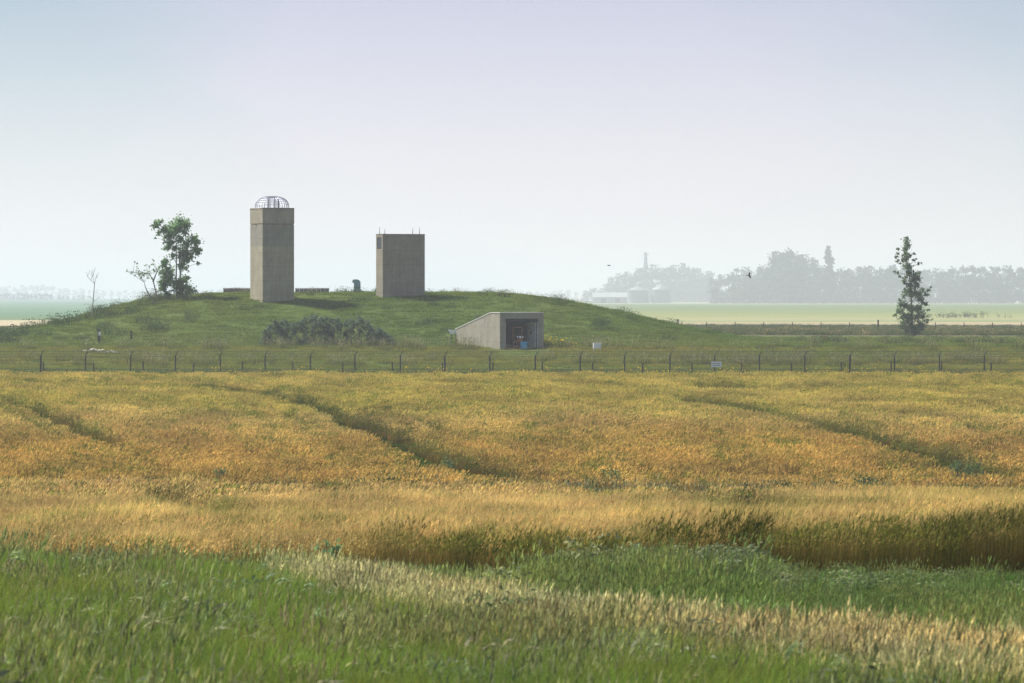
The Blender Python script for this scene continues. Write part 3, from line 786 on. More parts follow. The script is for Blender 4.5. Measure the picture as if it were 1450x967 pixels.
def build_tractor():
    # centre line of the loops seen at x 734, y 463
    x = (734 - CX) / F * 341.6
    r = empty('garden_tractor', (x, 341.6, M_zf), math.radians(10))
    tag(r, 'small orange tractor with a square roll bar parked inside the bunker entrance', 'tractor')
    b = MB(); b.box(-.17, .17, -.95, -.05, .42, .78); b.box(-.19, .19, -.05, .55, .36, .58); b.box(-.14, .14, -.98, -.951, .46, .74)
    b.build('body', M['orange'], r, .04)
    b = MB()
    for k in range(6): b.box(-.13, .13, -1.0, -.983, .48 + k * .043, .50 + k * .043)
    b.build('grille', M['dark_in'], r)
    b = MB(); b.tube([(-.36, .45, .4), (-.36, .45, 1.62), (-.33, .45, 1.68), (.33, .45, 1.68), (.36, .45, 1.62), (.36, .45, .4)], .038, 6); b.build('roll_bar', M['orange'], r)
    b = MB(); b.box(-.22, .22, .25, .62, .62, .72); b.box(-.22, .22, .56, .64, .70, 1.02); b.build('seat', M['rubber'], r, .03)
    b = MB(); b.tube([(0, -.02, .7), (0, .12, .98)], .018, 6); b.tube([(.17 * math.cos(a), .12 + .06 * math.sin(a), .98 + .13 * math.sin(a)) for a in np.linspace(0, 6.283, 17)], .014, 5, cap=False); b.build('steering_wheel', M['rubber'], r)
    for sx, rad in ((-.20, .085), (.02, .11), (.22, .085)):
        Mx = Matrix.Translation((sx, -.72, .90)) @ Matrix.Rotation(math.radians(90), 4, 'X')
        b = MB(); b.lathe([(.02, -.09), (rad * .8, -.05), (rad, 0)], 14, M=Mx); h = b.build('headlight', M['galv'], r, smooth=True)
        b = MB(); b.lathe([(rad * .94, .003), (rad * .7, .03), (.01, .04)], 14, M=Mx); b.build('lens', M['glass'], h, smooth=True)
    b = MB(); b.tube([(-.3, -.7, .84), (.32, -.7, .84)], .02, 6); b.tube([(0, -.7, .76), (0, -.7, .84)], .02, 6); b.build('lamp_bar', M['galv'], r)
    for sx, sy, rad, w in ((-.34, .42, .36, .22), (.34, .42, .36, .22), (-.30, -.72, .22, .14), (.30, -.72, .22, .14)):
        Mx = Matrix.Translation((sx, sy, rad)) @ Matrix.Rotation(math.radians(90), 4, 'Y')
        b = MB(); b.lathe([(rad * .55, -w / 2), (rad * .92, -w / 2), (rad, -w / 3), (rad, w / 3), (rad * .92, w / 2), (rad * .55, w / 2)], 20, M=Mx); wl = b.build('wheel', M['rubber'], r)
        b = MB(); b.lathe([(.03, -w * .3), (rad * .54, -w * .42), (rad * .54, w * .42), (.03, w * .3)], 16, M=Mx); b.build('rim', M['orange'], wl)
    # blue drum and the sheet behind it
    p = at(742, 493, 339.3); p.z = max(gz(p.x, p.y), M_zf - .05)
    r = empty('blue_barrel', p); tag(r, 'bright blue plastic barrel standing in front of the orange tractor', 'barrel')
    b = MB(); b.lathe([(.24, 0), (.28, .02), (.285, .15), (.275, .17), (.285, .19), (.285, .36), (.275, .38), (.285, .40), (.28, .53), (.24, .57)], 22); b.build('shell', M['bluep'], r, smooth=True)
    b = MB(); b.lathe([(.21, .572), (.25, .572), (.25, .60), (.21, .60)], 22); b.tube([(.1, 0, .60), (.1, 0, .63)], .03, 8); b.build('lid', M['bluep'], r)
    q = Vector((p.x + .36, p.y + .15, p.z))
    b = MB(); pr = [(.02, .70), (.10, .60), (.17, .42), (.21, .18), (.21, 0)]
    for (x0, z0), (x1, z1) in zip(pr[:-1], pr[1:]):
        for dy in (0,):
            b.box(0, 1, 0, 1, 0, 1, M=Matrix.Translation((x0, -.18, z0)) @ Matrix(((x1 - x0, 0, .025, 0), (0, .42, 0, 0), (z1 - z0, 0, .012, 0), (0, 0, 0, 1))))
    o = b.build('curved_sheet', M['cyan']); o.location = (q.x - .06, q.y, q.z); tag(o, 'pale teal curved plastic sheet leaning beside the blue barrel', 'sheet')
    # clutter
    p = at(732, 491, 339.8); p.z = M_zf
    r = empty('scrap_frame', p, .3); tag(r, 'rusty brown scrap frame lying left of the blue barrel', 'scrap metal')
    b = MB(); b.box(-.28, .22, -.1, .2, 0.0, .26); b.build('crate', M['rust'], r, .01)
    b = MB(); b.tube([(-.3, 0, 0), (-.25, 0, .55), (.3, .02, .62), (.34, 0, .1)], .03, 6); b.build('bar', M['orange'], r)
    # dark pile left inside
    b = MB()
    for k in range(9): b.blob((random.uniform(-.35, .35), random.uniform(-.2, .2), random.uniform(.05, .28)), random.uniform(.1, .18), 0, n=1)
    o = b.build('brush_pile', M['wood']); w = W2(.85, .75); o.location = w; tag(o, 'brown brush heap in the left corner of the bunker doorway', 'brush heap')
build_tractor()

# white folded panel at the rear end of the side wall
def small_things():
    w = W2(.0, 8.55, 0)
    b = MB(); y0 = gz(w.x - .4, w.y)
    i = 0
    b.v = [(-.62, 0, .36), (0.05, .0, .30), (.05, 0, .05), (-.40, 0, -.02), (-.62, .5, .36), (.05, .5, .30), (.05, .5, .05), (-.40, .5, -.02)]
    b.f = [(0, 3, 2, 1), (4, 5, 6, 7), (0, 1, 5, 4), (1, 2, 6, 5), (2, 3, 7, 6), (3, 0, 4, 7)]; b.m = [0] * 6
    o = b.build('white_chute', M['white']); o.location = (w.x, w.y, 3.05); tag(o, 'white metal chute sticking out at the rear end of the sloping side wall', 'chute')
    b = MB(); b.tube([(-.35, .25, -1.1), (-.35, .25, 0.0)], .04, 6); b.build('stand', M['galv'], o)
    # white cabinet
    p = on_ground(845.5, 338.5)
    p.z -= .03
    r = empty('white_cabinet', p, .1); tag(r, 'white square box standing in pale grass right of the bunker', 'box')
    b = MB(); b.box(-.31, .31, -.2, .2, .08, .56); b.build('case', M['white'], r, .02)
    b = MB(); b.box(-.33, .33, -.22, .22, .563, .60); b.build('lid', M['white'], r, .01)
    for xa in (-.28, .2):
        b = MB(); b.box(xa, xa + .08, -.15, .15, 0, .078); b.build('foot', M['galv'], r)
    # posts on the left of the mound foot
    p = on_ground(140.5, 349)
    zt = CAMZ - (466 - HY) / F * 349 - p.z
    r = empty('marker_post', p); tag(r, 'thick dark post with a white box near its top on the left of the mound', 'post')
    b = MB(); b.box(-.13, .09, -.09, .09, -.1, zt); b.build('shaft', M['wood'], r, .015)
    b = MB(); b.box(-.05, .13, -.20, -.092, zt * .52, zt * .80); b.build('meter_box', M['white'], r, .01)
    p = on_ground(186, 350); zt = CAMZ - (468 - HY) / F * 350 - p.z
    b = MB(); b.box(-.075, .075, -.06, .06, -.1, zt); o = b.build('wooden_post', M['wood'], None, .01); o.location = p; tag(o, 'thin plain dark post standing alone on the left of the mound', 'post')
    # gooseneck
    p = on_ground(18.5, 430); zt = CAMZ - (457 - HY) / F * 430 - p.z; k = zt
    b = MB(); b.tube([(.06, 0, -.1), (.06, 0, k * .78)] + [(.06 - .16 + .16 * math.cos(a), 0, k * .78 + .16 * math.sin(a)) for a in np.linspace(.3, math.pi, 8)] + [(-.26, 0, k * .70)], .045, 8)
    o = b.build('vent_pipe', M['galv'], None, smooth=True); o.location = p; tag(o, 'grey hooked vent pipe standing at the far left beyond the mound', 'pipe')
    # rubble
    for k, (px, n, sz) in enumerate(((133, 13, .17), (155, 12, .15))):
        p = on_ground(px, 334.5 if k else 336.5)
        b = MB()
        for _ in range(n):
            x = random.uniform(-.75, .75); b.blob((x, random.uniform(-.25, .3), random.uniform(.10, .22) * (1 - abs(x) * .6)), random.uniform(.5, 1) * sz, 0, (1.2, 1, .6), 1, .3)
        o = b.build('rubble_heap', M['stone']); o.location = p
        tag(o, ['pale stone rubble heap left of its twin, by the fence on the left', 'pale low stone rubble heap right of its twin, by the fence on the left'][k], 'rubble', 'rubble heaps')
    # rusty stakes
    for k, (px, hh, ln) in enumerate(((1164.5, .42, -.06), (1169, .46, -.10), (1172.5, .55, -.06), (1184, .38, .07))):
        p = on_ground(px, 391)
        b = MB(); b.tube([(0, 0, -.1), (ln * .5, 0, hh * .6), (ln, 0, hh)], [.06, .055, .03], 6); o = b.build('broken_stake', M['rust']); o.location = p; o.scale = (1.1, 1.1, 1.25)
        tag(o, ['rusty broken stake, leftmost of the tight trio on the grass', 'rusty broken stake in the middle of the tight trio', 'tallest rusty stake, rightmost of the tight trio', 'rusty stake standing apart to the right of the trio'][k], 'stake', 'rusty broken stakes')
    # low old walls behind the tower
    for k, (x0, x1) in enumerate(((316, 351), (418, 466))):
        Y = 383; a = (x0 - CX) / F * Y; c = (x1 - CX) / F * Y; L = c - a + (.6 if k == 0 else 0)
        zt = CAMZ - (407.8 - HY) / F * Y
        o_ = empty('retaining_wall', (a, Y, zt - 1.2)); b = MB(); n = 6 if k == 0 else 8
        for j in range(n):
            x = j * L / n; b.box(x + .012, x + L / n - .012, random.uniform(-.015, .015), .3, 0, 1.13 + random.uniform(-.01, .01))
        b.build('panels', M['oldwall'], o_)
        b = MB(); b.box(-.03, L + .03, -.07, .34, 1.145, 1.2); b.build('cap', M['rust'] if k == 0 else M['oldwall'], o_)
        tag(o_, ['low stained concrete wall showing left of the tall tower', 'low stained concrete wall showing right of the tall tower'][k], 'wall', 'low walls on the mound')
    # blue-grey ventilator
    Y = 381; p = at(504.5, 414, Y); sc = Y / F
    r = empty('roof_ventilator', (p.x, p.y, p.z - .1)); tag(r, 'blue grey curved metal ventilator on a slab between the two concrete shafts', 'ventilator')
    b = MB(); b.box(-.62, .62, -.5, .5, 0, .16); b.build('slab', M['oldwall'], r, .01)
    b = MB(); w = .33
    pr = [(-.16, .16), (.30, .16), (.30, .95), (.22, 1.10), (.06, 1.17), (-.14, 1.17), (-.23, 1.13), (-.27, 1.05), (-.27, .90), (-.21, .86), (-.18, .88), (-.16, .86)]
    i = len(b.v); n = len(pr); b.v = [(x, -w, z) for x, z in pr] + [(x, w, z) for x, z in pr]
    b.f = [tuple(range(n)), tuple(range(2 * n - 1, n - 1, -1))] + [((k + 1) % n, k, n + k, n + (k + 1) % n) for k in range(n)]; b.m = [0] * (n + 2)
    b.build('hood', M['teal'], r); r.scale = (1.25, 1, 1.08)
    b = MB(); b.box(-.13, .33, -w - .03, -w - .002, .50, .54); b.build('flange', M['galv'], r)
    # sign on the fence
    p = at(1014.5, 516, 301.6)
    r = empty('fence_sign', (p.x, p.y, p.z)); tag(r, 'faded white rectangular plate hung on the tall wire fence', 'sign')
    b = MB(); b.box(-.37, .37, -.012, .012, -.19, .19); b.build('plate', M['white'], r, .008)
    b = MB(); b.tube([(-.28 + .56 * t, -.02, .045 + .05 * math.sin(math.pi * t)) for t in np.linspace(0, 1, 9)], .012, 4); b.box(-.25, .25, -.018, -.0125, -.09, -.06); b.build('faded_marks', M['galv'], r)
small_things()

# ------------------------------------------------------------------ fences
def fences():
    Y = 302.0; ztop = CAMZ - (503.5 - HY) / F * Y
    r = empty('security_fence', (0, Y, 0)); tag(r, 'tall wire security fence with angled post tops running behind the wheat', 'fence')
    xs = [(57.5 + 63.65 * k - CX) / F * Y for k in range(-2, 25)]
    for i, x in enumerate(xs):
        g = gz(x, Y); lean = random.uniform(-.03, .03); big = i % 9 == 2
        b = MB(); b.tube([(x, 0, g - .1), (x + lean, 0, ztop)], .068 if big else .050, 8)
        dx = random.choice((.20, .22, .18)); b.tube([(x + lean, 0, ztop), (x + lean + dx * .5, -.04, ztop + .18), (x + lean + dx, -.08, ztop + .33)], .03, 6)
        b.build('post', M['galv'], r)
    for nm, zz, dx, rad in (('barbed_wire', ztop + .31, .19, .012), ('barbed_wire', ztop + .20, .12, .006), ('barbed_wire', ztop + .10, .06, .006), ('top_wire', ztop - .03, 0, .013), ('middle_wire', ztop - .95, 0, .013), ('bottom_wire', .25, 0, .008)):
        b = MB()
        for a, c in zip(xs[:-1], xs[1:]):
            b.tube([(a + dx + (c - a) * t, -.03, zz - .035 * 4 * t * (1 - t)) for t in np.linspace(0, 1, 5)], rad, 4, cap=False)
        b.build(nm, M['wire'], r)
    Y = 298.4; zt = CAMZ - (512.5 - HY) / F * Y
    r = empty('low_fence', (0, Y, 0)); tag(r, 'low wire fence of short posts in front of the security fence', 'fence')
    xs = [(62 + 70.6 * k - CX) / F * Y for k in range(-2, 23)]
    for x in xs:
        g = gz(x, Y); b = MB(); b.tube([(x, 0, g - .1), (x + random.uniform(-.05, .05), 0, zt + random.uniform(-.10, .04))], .05, 7); b.build('post', M['wood'], r)
    for zz in (zt - .08, zt - .45):
        b = MB()
        for a, c in zip(xs[:-1], xs[1:]): b.tube([(a + (c - a) * t, -.05, zz - .04 * 4 * t * (1 - t)) for t in np.linspace(0, 1, 4)], .007, 4, cap=False)
        b.build('wire', M['wire'], r)
    Y = 500.0; r = empty('pasture_fence', (0, Y, 0)); tag(r, 'far thin post and wire fence across the flat right of the mound', 'fence')
    xs = [(960 + 40.5 * k - CX) / F * Y for k in range(0, 15)]
    for i, x in enumerate(xs):
        g = gz(x, Y); b = MB(); h = 1.35 if i % 7 else 1.7; b.tube([(x, 0, g - .1), (x, 0, g + h * .8)], .05 if i % 7 else .10, 6); b.build('post', M['wood'], r)
    b = MB(); b.tube([(x, 0, gz(x, Y) + .9) for x in xs], .012, 4); b.build('wire', M['wire'], r)
fences()
build_turf()

# ------------------------------------------------------------------ trees
def leaf_cloud(name, clumps, mat, parent, per, size, depthf=1.0, seed=1, spread=1.0):
    """clumps: (x, y, z, r) in parent space; leaf-sized faces through each clump's volume"""
    r = np.random.default_rng(seed); V = []
    for (x, y, z, rad) in clumps:
        n = max(8, int(per * rad ** 2)); k = max(4, int(5 + rad * 9))
        tw = r.normal(size=(k, 3)); tw /= np.linalg.norm(tw, axis=1, keepdims=True); tw *= r.uniform(.6, 1.5, (k, 1))
        which = r.integers(0, k, n); t = r.uniform(0, 1, n)[:, None] ** .7
        free = r.normal(size=(n, 3)) * rad * .55
        P = tw[which] * t * rad + r.normal(size=(n, 3)) * rad * .12
        P = np.where(r.uniform(0, 1, (n, 1)) < .38, free, P) + np.array([x, y, z])
        a = r.normal(size=(n, 3)); a /= np.linalg.norm(a, axis=1, keepdims=True)
        b = np.cross(a, r.normal(size=(n, 3))); b /= np.linalg.norm(b, axis=1, keepdims=True)
        q = size * r.uniform(.55, 1.25, n)[:, None]
        V.append(np.stack([P - a * q * .6, P + b * q * .38, P + a * q * .6, P - b * q * .38], 1).reshape(-1, 3))
    V = np.concatenate(V); me = np_mesh(name, V, np.arange(len(V)).reshape(-1, 4), mat)
    o = bpy.data.objects.new(name, me); col.objects.link(o); o.parent = parent
    return o
def trace(zx, zy, ox, oy, s, Y, base):
    p = at(ox + zx / s, oy + zy / s, Y); return p - base
def limbs(mb, skel, clumps, r0, n=6):
    for (x, y, z, rad) in clumps:
        c = Vector((x, y, z)); cand = [q for q in skel if q.z < c.z - .1] or skel[:1]
        a = min(cand, key=lambda q: (q - c).length + .0)
        mid = a.lerp(c, .55) + Vector((0, 0, -.05 * (c - a).length))
        mb.tube([a, mid, c], [r0, r0 * .65, r0 * .25], 5)
def tree(name, label, base, trunks, cl, s, o_xy, Y, mat, per, size, bark, group=None, seed=1, limb=.035, dens_depth=.7, r0=.14):
    root = empty(name, base); tag(root, label, 'shrub' if 'shrub' in name else 'tree', group)
    rr = random.Random(seed); ox, oy = o_xy; C = []
    k = Y / F / s
    for (a, b, r) in cl:
        p = trace(a, b, ox, oy, s, Y, base); ext = 70 * k * dens_depth
        C.append((p.x, p.y + rr.uniform(-1, 1) * ext, p.z, r * k * (1.36 if 'spruce' in name else 1.22)))
        if r > 20: C.append((p.x + rr.uniform(-.5, .5) * r * k, p.y + rr.uniform(-1, 1) * ext * 1.4, p.z + rr.uniform(-.4, .4) * r * k, r * k * .7))
    mb = MB(); skel = []
    for tr in trunks:
        pts = [trace(a, b, ox, oy, s, Y, base) for a, b in tr]
        fine = []
        for q0, q1 in zip(pts[:-1], pts[1:]):
            for t in (0, .33, .66): fine.append(q0.lerp(q1, t))
        fine.append(pts[-1]); L = len(fine)
        mb.tube(fine, [r0 * (1 - .8 * i / L) for i in range(L)], 8); skel += fine
    mb.build('trunk', bark, root)
    mb = MB(); limbs(mb, skel, C, limb); mb.build('limbs', bark, root)
    leaf_cloud('crown', C, mat, root, per, size, seed=seed)
    return root

def build_trees():
    Z7 = 6.446; O7 = (170, 300)
    main = [(560,110,60),(520,160,70),(600,120,40),(450,190,45),(400,160,40),(340,100,30),(318,130,26),(350,190,24),(375,90,20),(410,240,22),(600,190,25),(540,250,34),(460,290,42),(430,325,30),(600,300,46),(660,250,38),(700,270,32),(690,340,36),(738,350,20),(710,382,24),(600,370,50),(560,390,40),(640,400,32),(600,440,36),(715,465,16),(570,490,36),(600,510,20),(480,400,26),(500,330,30),(322,235,10)]
    Y = 372; b = on_ground(170 + 520 / Z7, Y); b.z -= .05
    tree('poplar_tree', 'tallest leafy poplar on the left shoulder of the mound with open ragged crown', b, [[(520, 790), (512, 600), (515, 400), (510, 210)], [(555, 790), (550, 560), (538, 400), (560, 250)]], main, Z7, O7, Y, M['leaf_a'], 850, .19, M['bark'], 'trees on the mound', 3, .03, .7, .09)
    second = [(420,450,36),(400,490,32),(440,520,34),(420,570,42),(450,600,38),(385,650,36),(430,640,44),(400,690,34),(370,690,26),(460,560,26),(365,540,20),(440,750,24),(410,765,20)]
    Y = 370.5; b = on_ground(170 + 410 / Z7, Y); b.z -= .05
    tree('poplar_tree', 'narrow dark young poplar close against the left of the tallest poplar', b, [[(410, 810), (420, 600), (420, 460)]], second, Z7, O7, Y, M['leaf_a'], 850, .18, M['bark'], 'trees on the mound', 4, .025, .6, .07)
    bush = [(530,640,40),(580,620,36),(610,600,22),(560,690,45),(620,700,36),(655,715,30),(510,700,34),(690,725,18),(480,640,28),(600,740,30),(540,745,30)]
    Y = 370; b = on_ground(170 + 575 / Z7, Y); b.z -= .05
    tree('poplar_shrub', 'dense leafy shrub round the foot of the tallest poplar', b, [[(575, 780), (575, 700), (580, 640)]], bush, Z7, O7, Y, M['leaf_a'], 850, .18, M['bark'], None, 5, .02, .6, .05)
    lean = [(100,550,20),(170,560,28),(215,570,26),(260,560,28),(310,530,22),(250,602,18),(340,530,20),(270,500,16),(130,452,9),(155,470,9),(300,445,12),(62,540,9),(240,482,9),(300,480,12),(130,575,14),(190,600,12)]
    Y = 367; b = on_ground(170 + 335 / Z7, Y); b.z -= .05
    tree('leaning_tree', 'sparse thin tree leaning left with bare lower stems beside the poplars', b, [[(340, 820), (325, 720), (300, 620), (265, 560), (180, 560), (90, 545)], [(318, 835), (262, 750), (232, 690), (220, 640)], [(300, 640), (330, 560), (340, 530)]], lean, Z7, O7, Y, M['leaf_a'], 300, .15, M['bark'], 'trees on the mound', 6, .02, .4, .07)
    # dead sapling
    Y = 366; Z2 = 4.203; b = on_ground(548 / Z2, Y); b.z -= .05
    r = empty('dead_tree', b); tag(r, 'bare bleached dead sapling with forked top on the left slope of the mound', 'tree')
    def t2(a, c, dy=0):
        p = trace(a, c, 0, 290, Z2, Y, b); p.y += dy; return p
    mb = MB(); mb.tube([t2(548, 690), t2(552, 600), t2(556, 545), t2(563, 470)], [.055, .045, .04, .03], 7); mb.build('trunk', M['dead'], r)
    mb = MB()
    for pts in ([(563, 470), (540, 450), (520, 425), (515, 400)], [(563, 470), (552, 430), (550, 385)], [(563, 470), (572, 435), (578, 415)], [(552, 430), (560, 395), (566, 372)], [(540, 450), (548, 425), (540, 395)], [(555, 560), (530, 545), (512, 550)], [(556, 575), (580, 560), (598, 545)],
                [(552, 600), (525, 590), (490, 592)], [(552, 605), (575, 600), (600, 610)], [(550, 640), (520, 628), (505, 630)], [(550, 645), (575, 640), (590, 632)], [(520, 425), (530, 405), (532, 388)], [(572, 435), (580, 425), (582, 400)]):
        dy = random.uniform(-.6, .6); n = len(pts); mb.tube([t2(a, c, dy * i / n) for i, (a, c) in enumerate(pts)], [.022 * (1 - .6 * i / n) for i in range(n)], 5)
    mb.build('branches', M['dead'], r)
    # lone tree on the right
    Z8 = 6.04; O8 = (1250, 325); Y = 440; b = on_ground(1250 + 250 / Z8, Y); b.z -= .05
    R = [(205,75,14),(200,100,20),(205,135,22),(200,165,24),(195,210,24),(200,255,26),(130,165,11),(130,205,13),(125,235,13),(135,268,12),(150,285,9),(236,222,13),(265,205,8),(262,262,13),(285,250,7),(305,292,10),(328,285,7),(200,310,28),(235,325,20),(98,360,11),(125,372,12),(148,400,10),(178,445,18),(190,410,17),(215,370,25),(270,390,25),(310,372,14),(270,430,32),(308,430,14),(235,470,28),(285,480,26),(205,530,28),(250,550,32),(298,545,28),(345,510,16),(385,520,12),(412,492,7),(372,560,18),(178,570,14),(330,600,28),(365,640,18),(143,600,11),(155,640,22),(200,650,28),(250,680,34),(300,680,32),(130,695,22),(110,735,14),(170,730,32),(230,760,34),(300,750,32),(345,740,24),(385,785,15),(425,768,8),(175,800,26),(240,830,38),(310,820,32),(160,832,18),(340,850,22),(200,870,26),(280,870,32),(385,690,10)]
    tree('spruce_tree', 'tall lone ragged spruce standing on the flat at the right', b, [[(250, 905), (250, 700), (235, 450), (205, 250), (203, 60)]], R, Z8, O8, Y, M['leaf_b'], 800, .20, M['bark'], None, 9, .025, .7, .10)
    # blue-green thicket at the foot of the mound
    Z1 = 5.18; Y = 345.5; b = on_ground(340 + 640 / Z1, Y); r = empty('willow_thicket', b); tag(r, 'wide low blue green willow thicket at the foot of the mound left of the bunker', 'thicket')
    ox = [150, 190, 235, 300, 370, 420, 470, 530, 590, 640, 690, 740, 800, 845, 875, 915, 960, 1030, 1080, 1135]; oy = [520, 450, 395, 380, 400, 385, 350, 345, 312, 370, 365, 385, 380, 345, 325, 345, 410, 450, 495, 540]
    rg = np.random.default_rng(8); C = []; mb = MB()
    for i in range(230):
        zx = rg.uniform(150, 1130); top = np.interp(zx, ox, oy); fz = rg.uniform(0, 1) ** .6; zy = 555 - (555 - top) * fz * rg.uniform(.82, 1.03)
        p = trace(zx, zy, 340, 380, Z1, Y, b); p.y += rg.uniform(-.2, 1) * 2.2 * (1 - .3 * fz)
        foot = Vector((p.x * .97 + rg.normal(0, .15), p.y * .8, gz(b.x + p.x, b.y + p.y * .8) - b.z - .05))
        if p.z < foot.z + .15: p.z = foot.z + .25
        C.append((p.x, p.y, p.z, rg.uniform(.14, .30)))
        if fz > .3: C.append((p.x + rg.normal(0, .05), p.y, p.z + rg.uniform(.08, .22), .10))
        mb.tube([foot, foot.lerp(p, .6) + Vector((rg.normal(0, .05), 0, .05)), p], [.02, .015, .006], 4)
    mb.build('stems', M['bark'], r); leaf_cloud('foliage', C, M['leaf_c'], r, 1300, .13, seed=12)
    # bare twiggy scrub on the far flat
    for k, (px, Yy, w, h, lab) in enumerate(((1345, 800, 5.0, .9, 'low grey scrub patch on the pale field left of its larger neighbour'), (1385, 790, 6.5, 1.1, 'larger low grey scrub patch on the pale field right of the lone spruce'))):
        b = on_ground(px, Yy); r = empty('scrub_patch', b); tag(r, lab, 'scrub', 'scrub patches')
        C = [(random.uniform(-w, w), random.uniform(-2, 2), 0, .5) for _ in range(26)]; C = [(x, y, h * .5 * (1 - (x / w) ** 2) + .2, .5) for x, y, z, q in C]
        mb = MB()
        for x, y, z, q in C: mb.tube([(x, y, -.1), (x, y, z)], .03, 4)
        mb.build('stems', M['bark'], r); leaf_cloud('foliage', C, M['leaf_c'], r, 70, .2, seed=20 + k)
    # weeds along the gully in the wheat
    for k, (px, py, Yy, sz, lab) in enumerate(((867, 673, 157, .30, 'small grey green weed in the gully at the middle of the wheat'), (1352, 664, 160, .28, 'small dark green bush in the wheat left of a larger one'), (1372, 666, 160, .38, 'larger dark green bush in the wheat at the right'), (1222, 681, 156, .26, 'little spiky green weed in the gully right of centre'), (630, 655, 166, .3, 'green weed where the dark track meets the gully'), (312, 668, 158, .2, 'tiny pale weed clump in the gully at the left'), (466, 778, 71.5, .17, 'round dark green leafy weed at the near edge of the wheat'))):
        p = at(px, py, Yy); g = gz(p.x, Yy); b = Vector((p.x, Yy, g)); r = empty('weed_bush', b); tag(r, lab, 'weed', 'weeds among the wheat')
        ht = max(p.z - g, .5) + .05; C = [(random.gauss(0, sz * .6), random.gauss(0, sz * .6), ht + random.uniform(-.6, .5) * sz, sz * .55) for _ in range(10)]
        mb = MB()
        for x, y, z, q in C: mb.tube([(x * .2, y * .2, -.05), (x * .7, y * .7, z * .6), (x, y, z)], .008, 4)
        mb.build('stems', M['leaf_c'], r); leaf_cloud('foliage', C, M['leaf_w'] if k != 6 else M['leaf_a'], r, 620, .08 if k != 6 else .07, seed=30 + k)
build_trees()

# ------------------------------------------------------------------ far tree lines
def far_tree_mesh(seed, kind):
    r = np.random.default_rng(seed); rr = random.Random(seed); mb_c = []; 
    if kind == 'round':      # unit tree: height 1, crown width about .8
        for _ in range(26):
            h = rr.uniform(.05, .93); w = .40 * math.sqrt(max(0.02, 1 - ((h - .5) / .52) ** 2)); a = rr.uniform(0, 6.28); q = w * math.sqrt(rr.uniform(0, 1)) * .8
            mb_c.append((q * math.cos(a), q * math.sin(a), h, rr.uniform(.09, .16)))
    elif kind == 'tall':
        for _ in range(26):
            h = rr.uniform(.10, .95); w = .22 * (1.1 - h * .6); a = rr.uniform(0, 6.28); q = w * math.sqrt(rr.uniform(0, 1))
            mb_c.append((q * math.cos(a), q * math.sin(a), h, rr.uniform(.06, .11)))
    else:
        for _ in range(40):
            h = rr.uniform(.06, .97); w = .20 * (1 - h) ** .8; a = rr.uniform(0, 6.28); q = w * rr.uniform(.3, 1)
            mb_c.append((q * math.cos(a), q * math.sin(a), h, .02 + .07 * (1 - h)))
    V = []
    for (x, y, z, rad) in mb_c:
        n = 46; d = r.normal(size=(n, 3)); d /= np.linalg.norm(d, axis=1, keepdims=True)
        P = np.array([x, y, z]) + d * rad * r.uniform(.2, 1.1, n)[:, None]
        a = r.normal(size=(n, 3)); a /= np.linalg.norm(a, axis=1, keepdims=True); b = np.cross(a, r.normal(size=(n, 3))); b /= np.linalg.norm(b, axis=1, keepdims=True)
        s = .032 * r.uniform(.6, 1.3, n)[:, None]
        V.append(np.stack([P - a * s, P + b * s * .7, P + a * s, P - b * s * .7], 1).reshape(-1, 3))
    V = np.concatenate(V); Fq = np.arange(len(V)).reshape(-1, 4)
    t = MB(); t.tube([(0, 0, -.02), (0, 0, .4), (.01, 0, .8)], [.022, .016, .006], 4, cap=False)
    tv = np.array(t.v); tf = np.array(t.f) + len(V)
    return np_mesh('far_tree', np.concatenate([V, tv]), np.concatenate([Fq, tf]), M['leaf_far'])
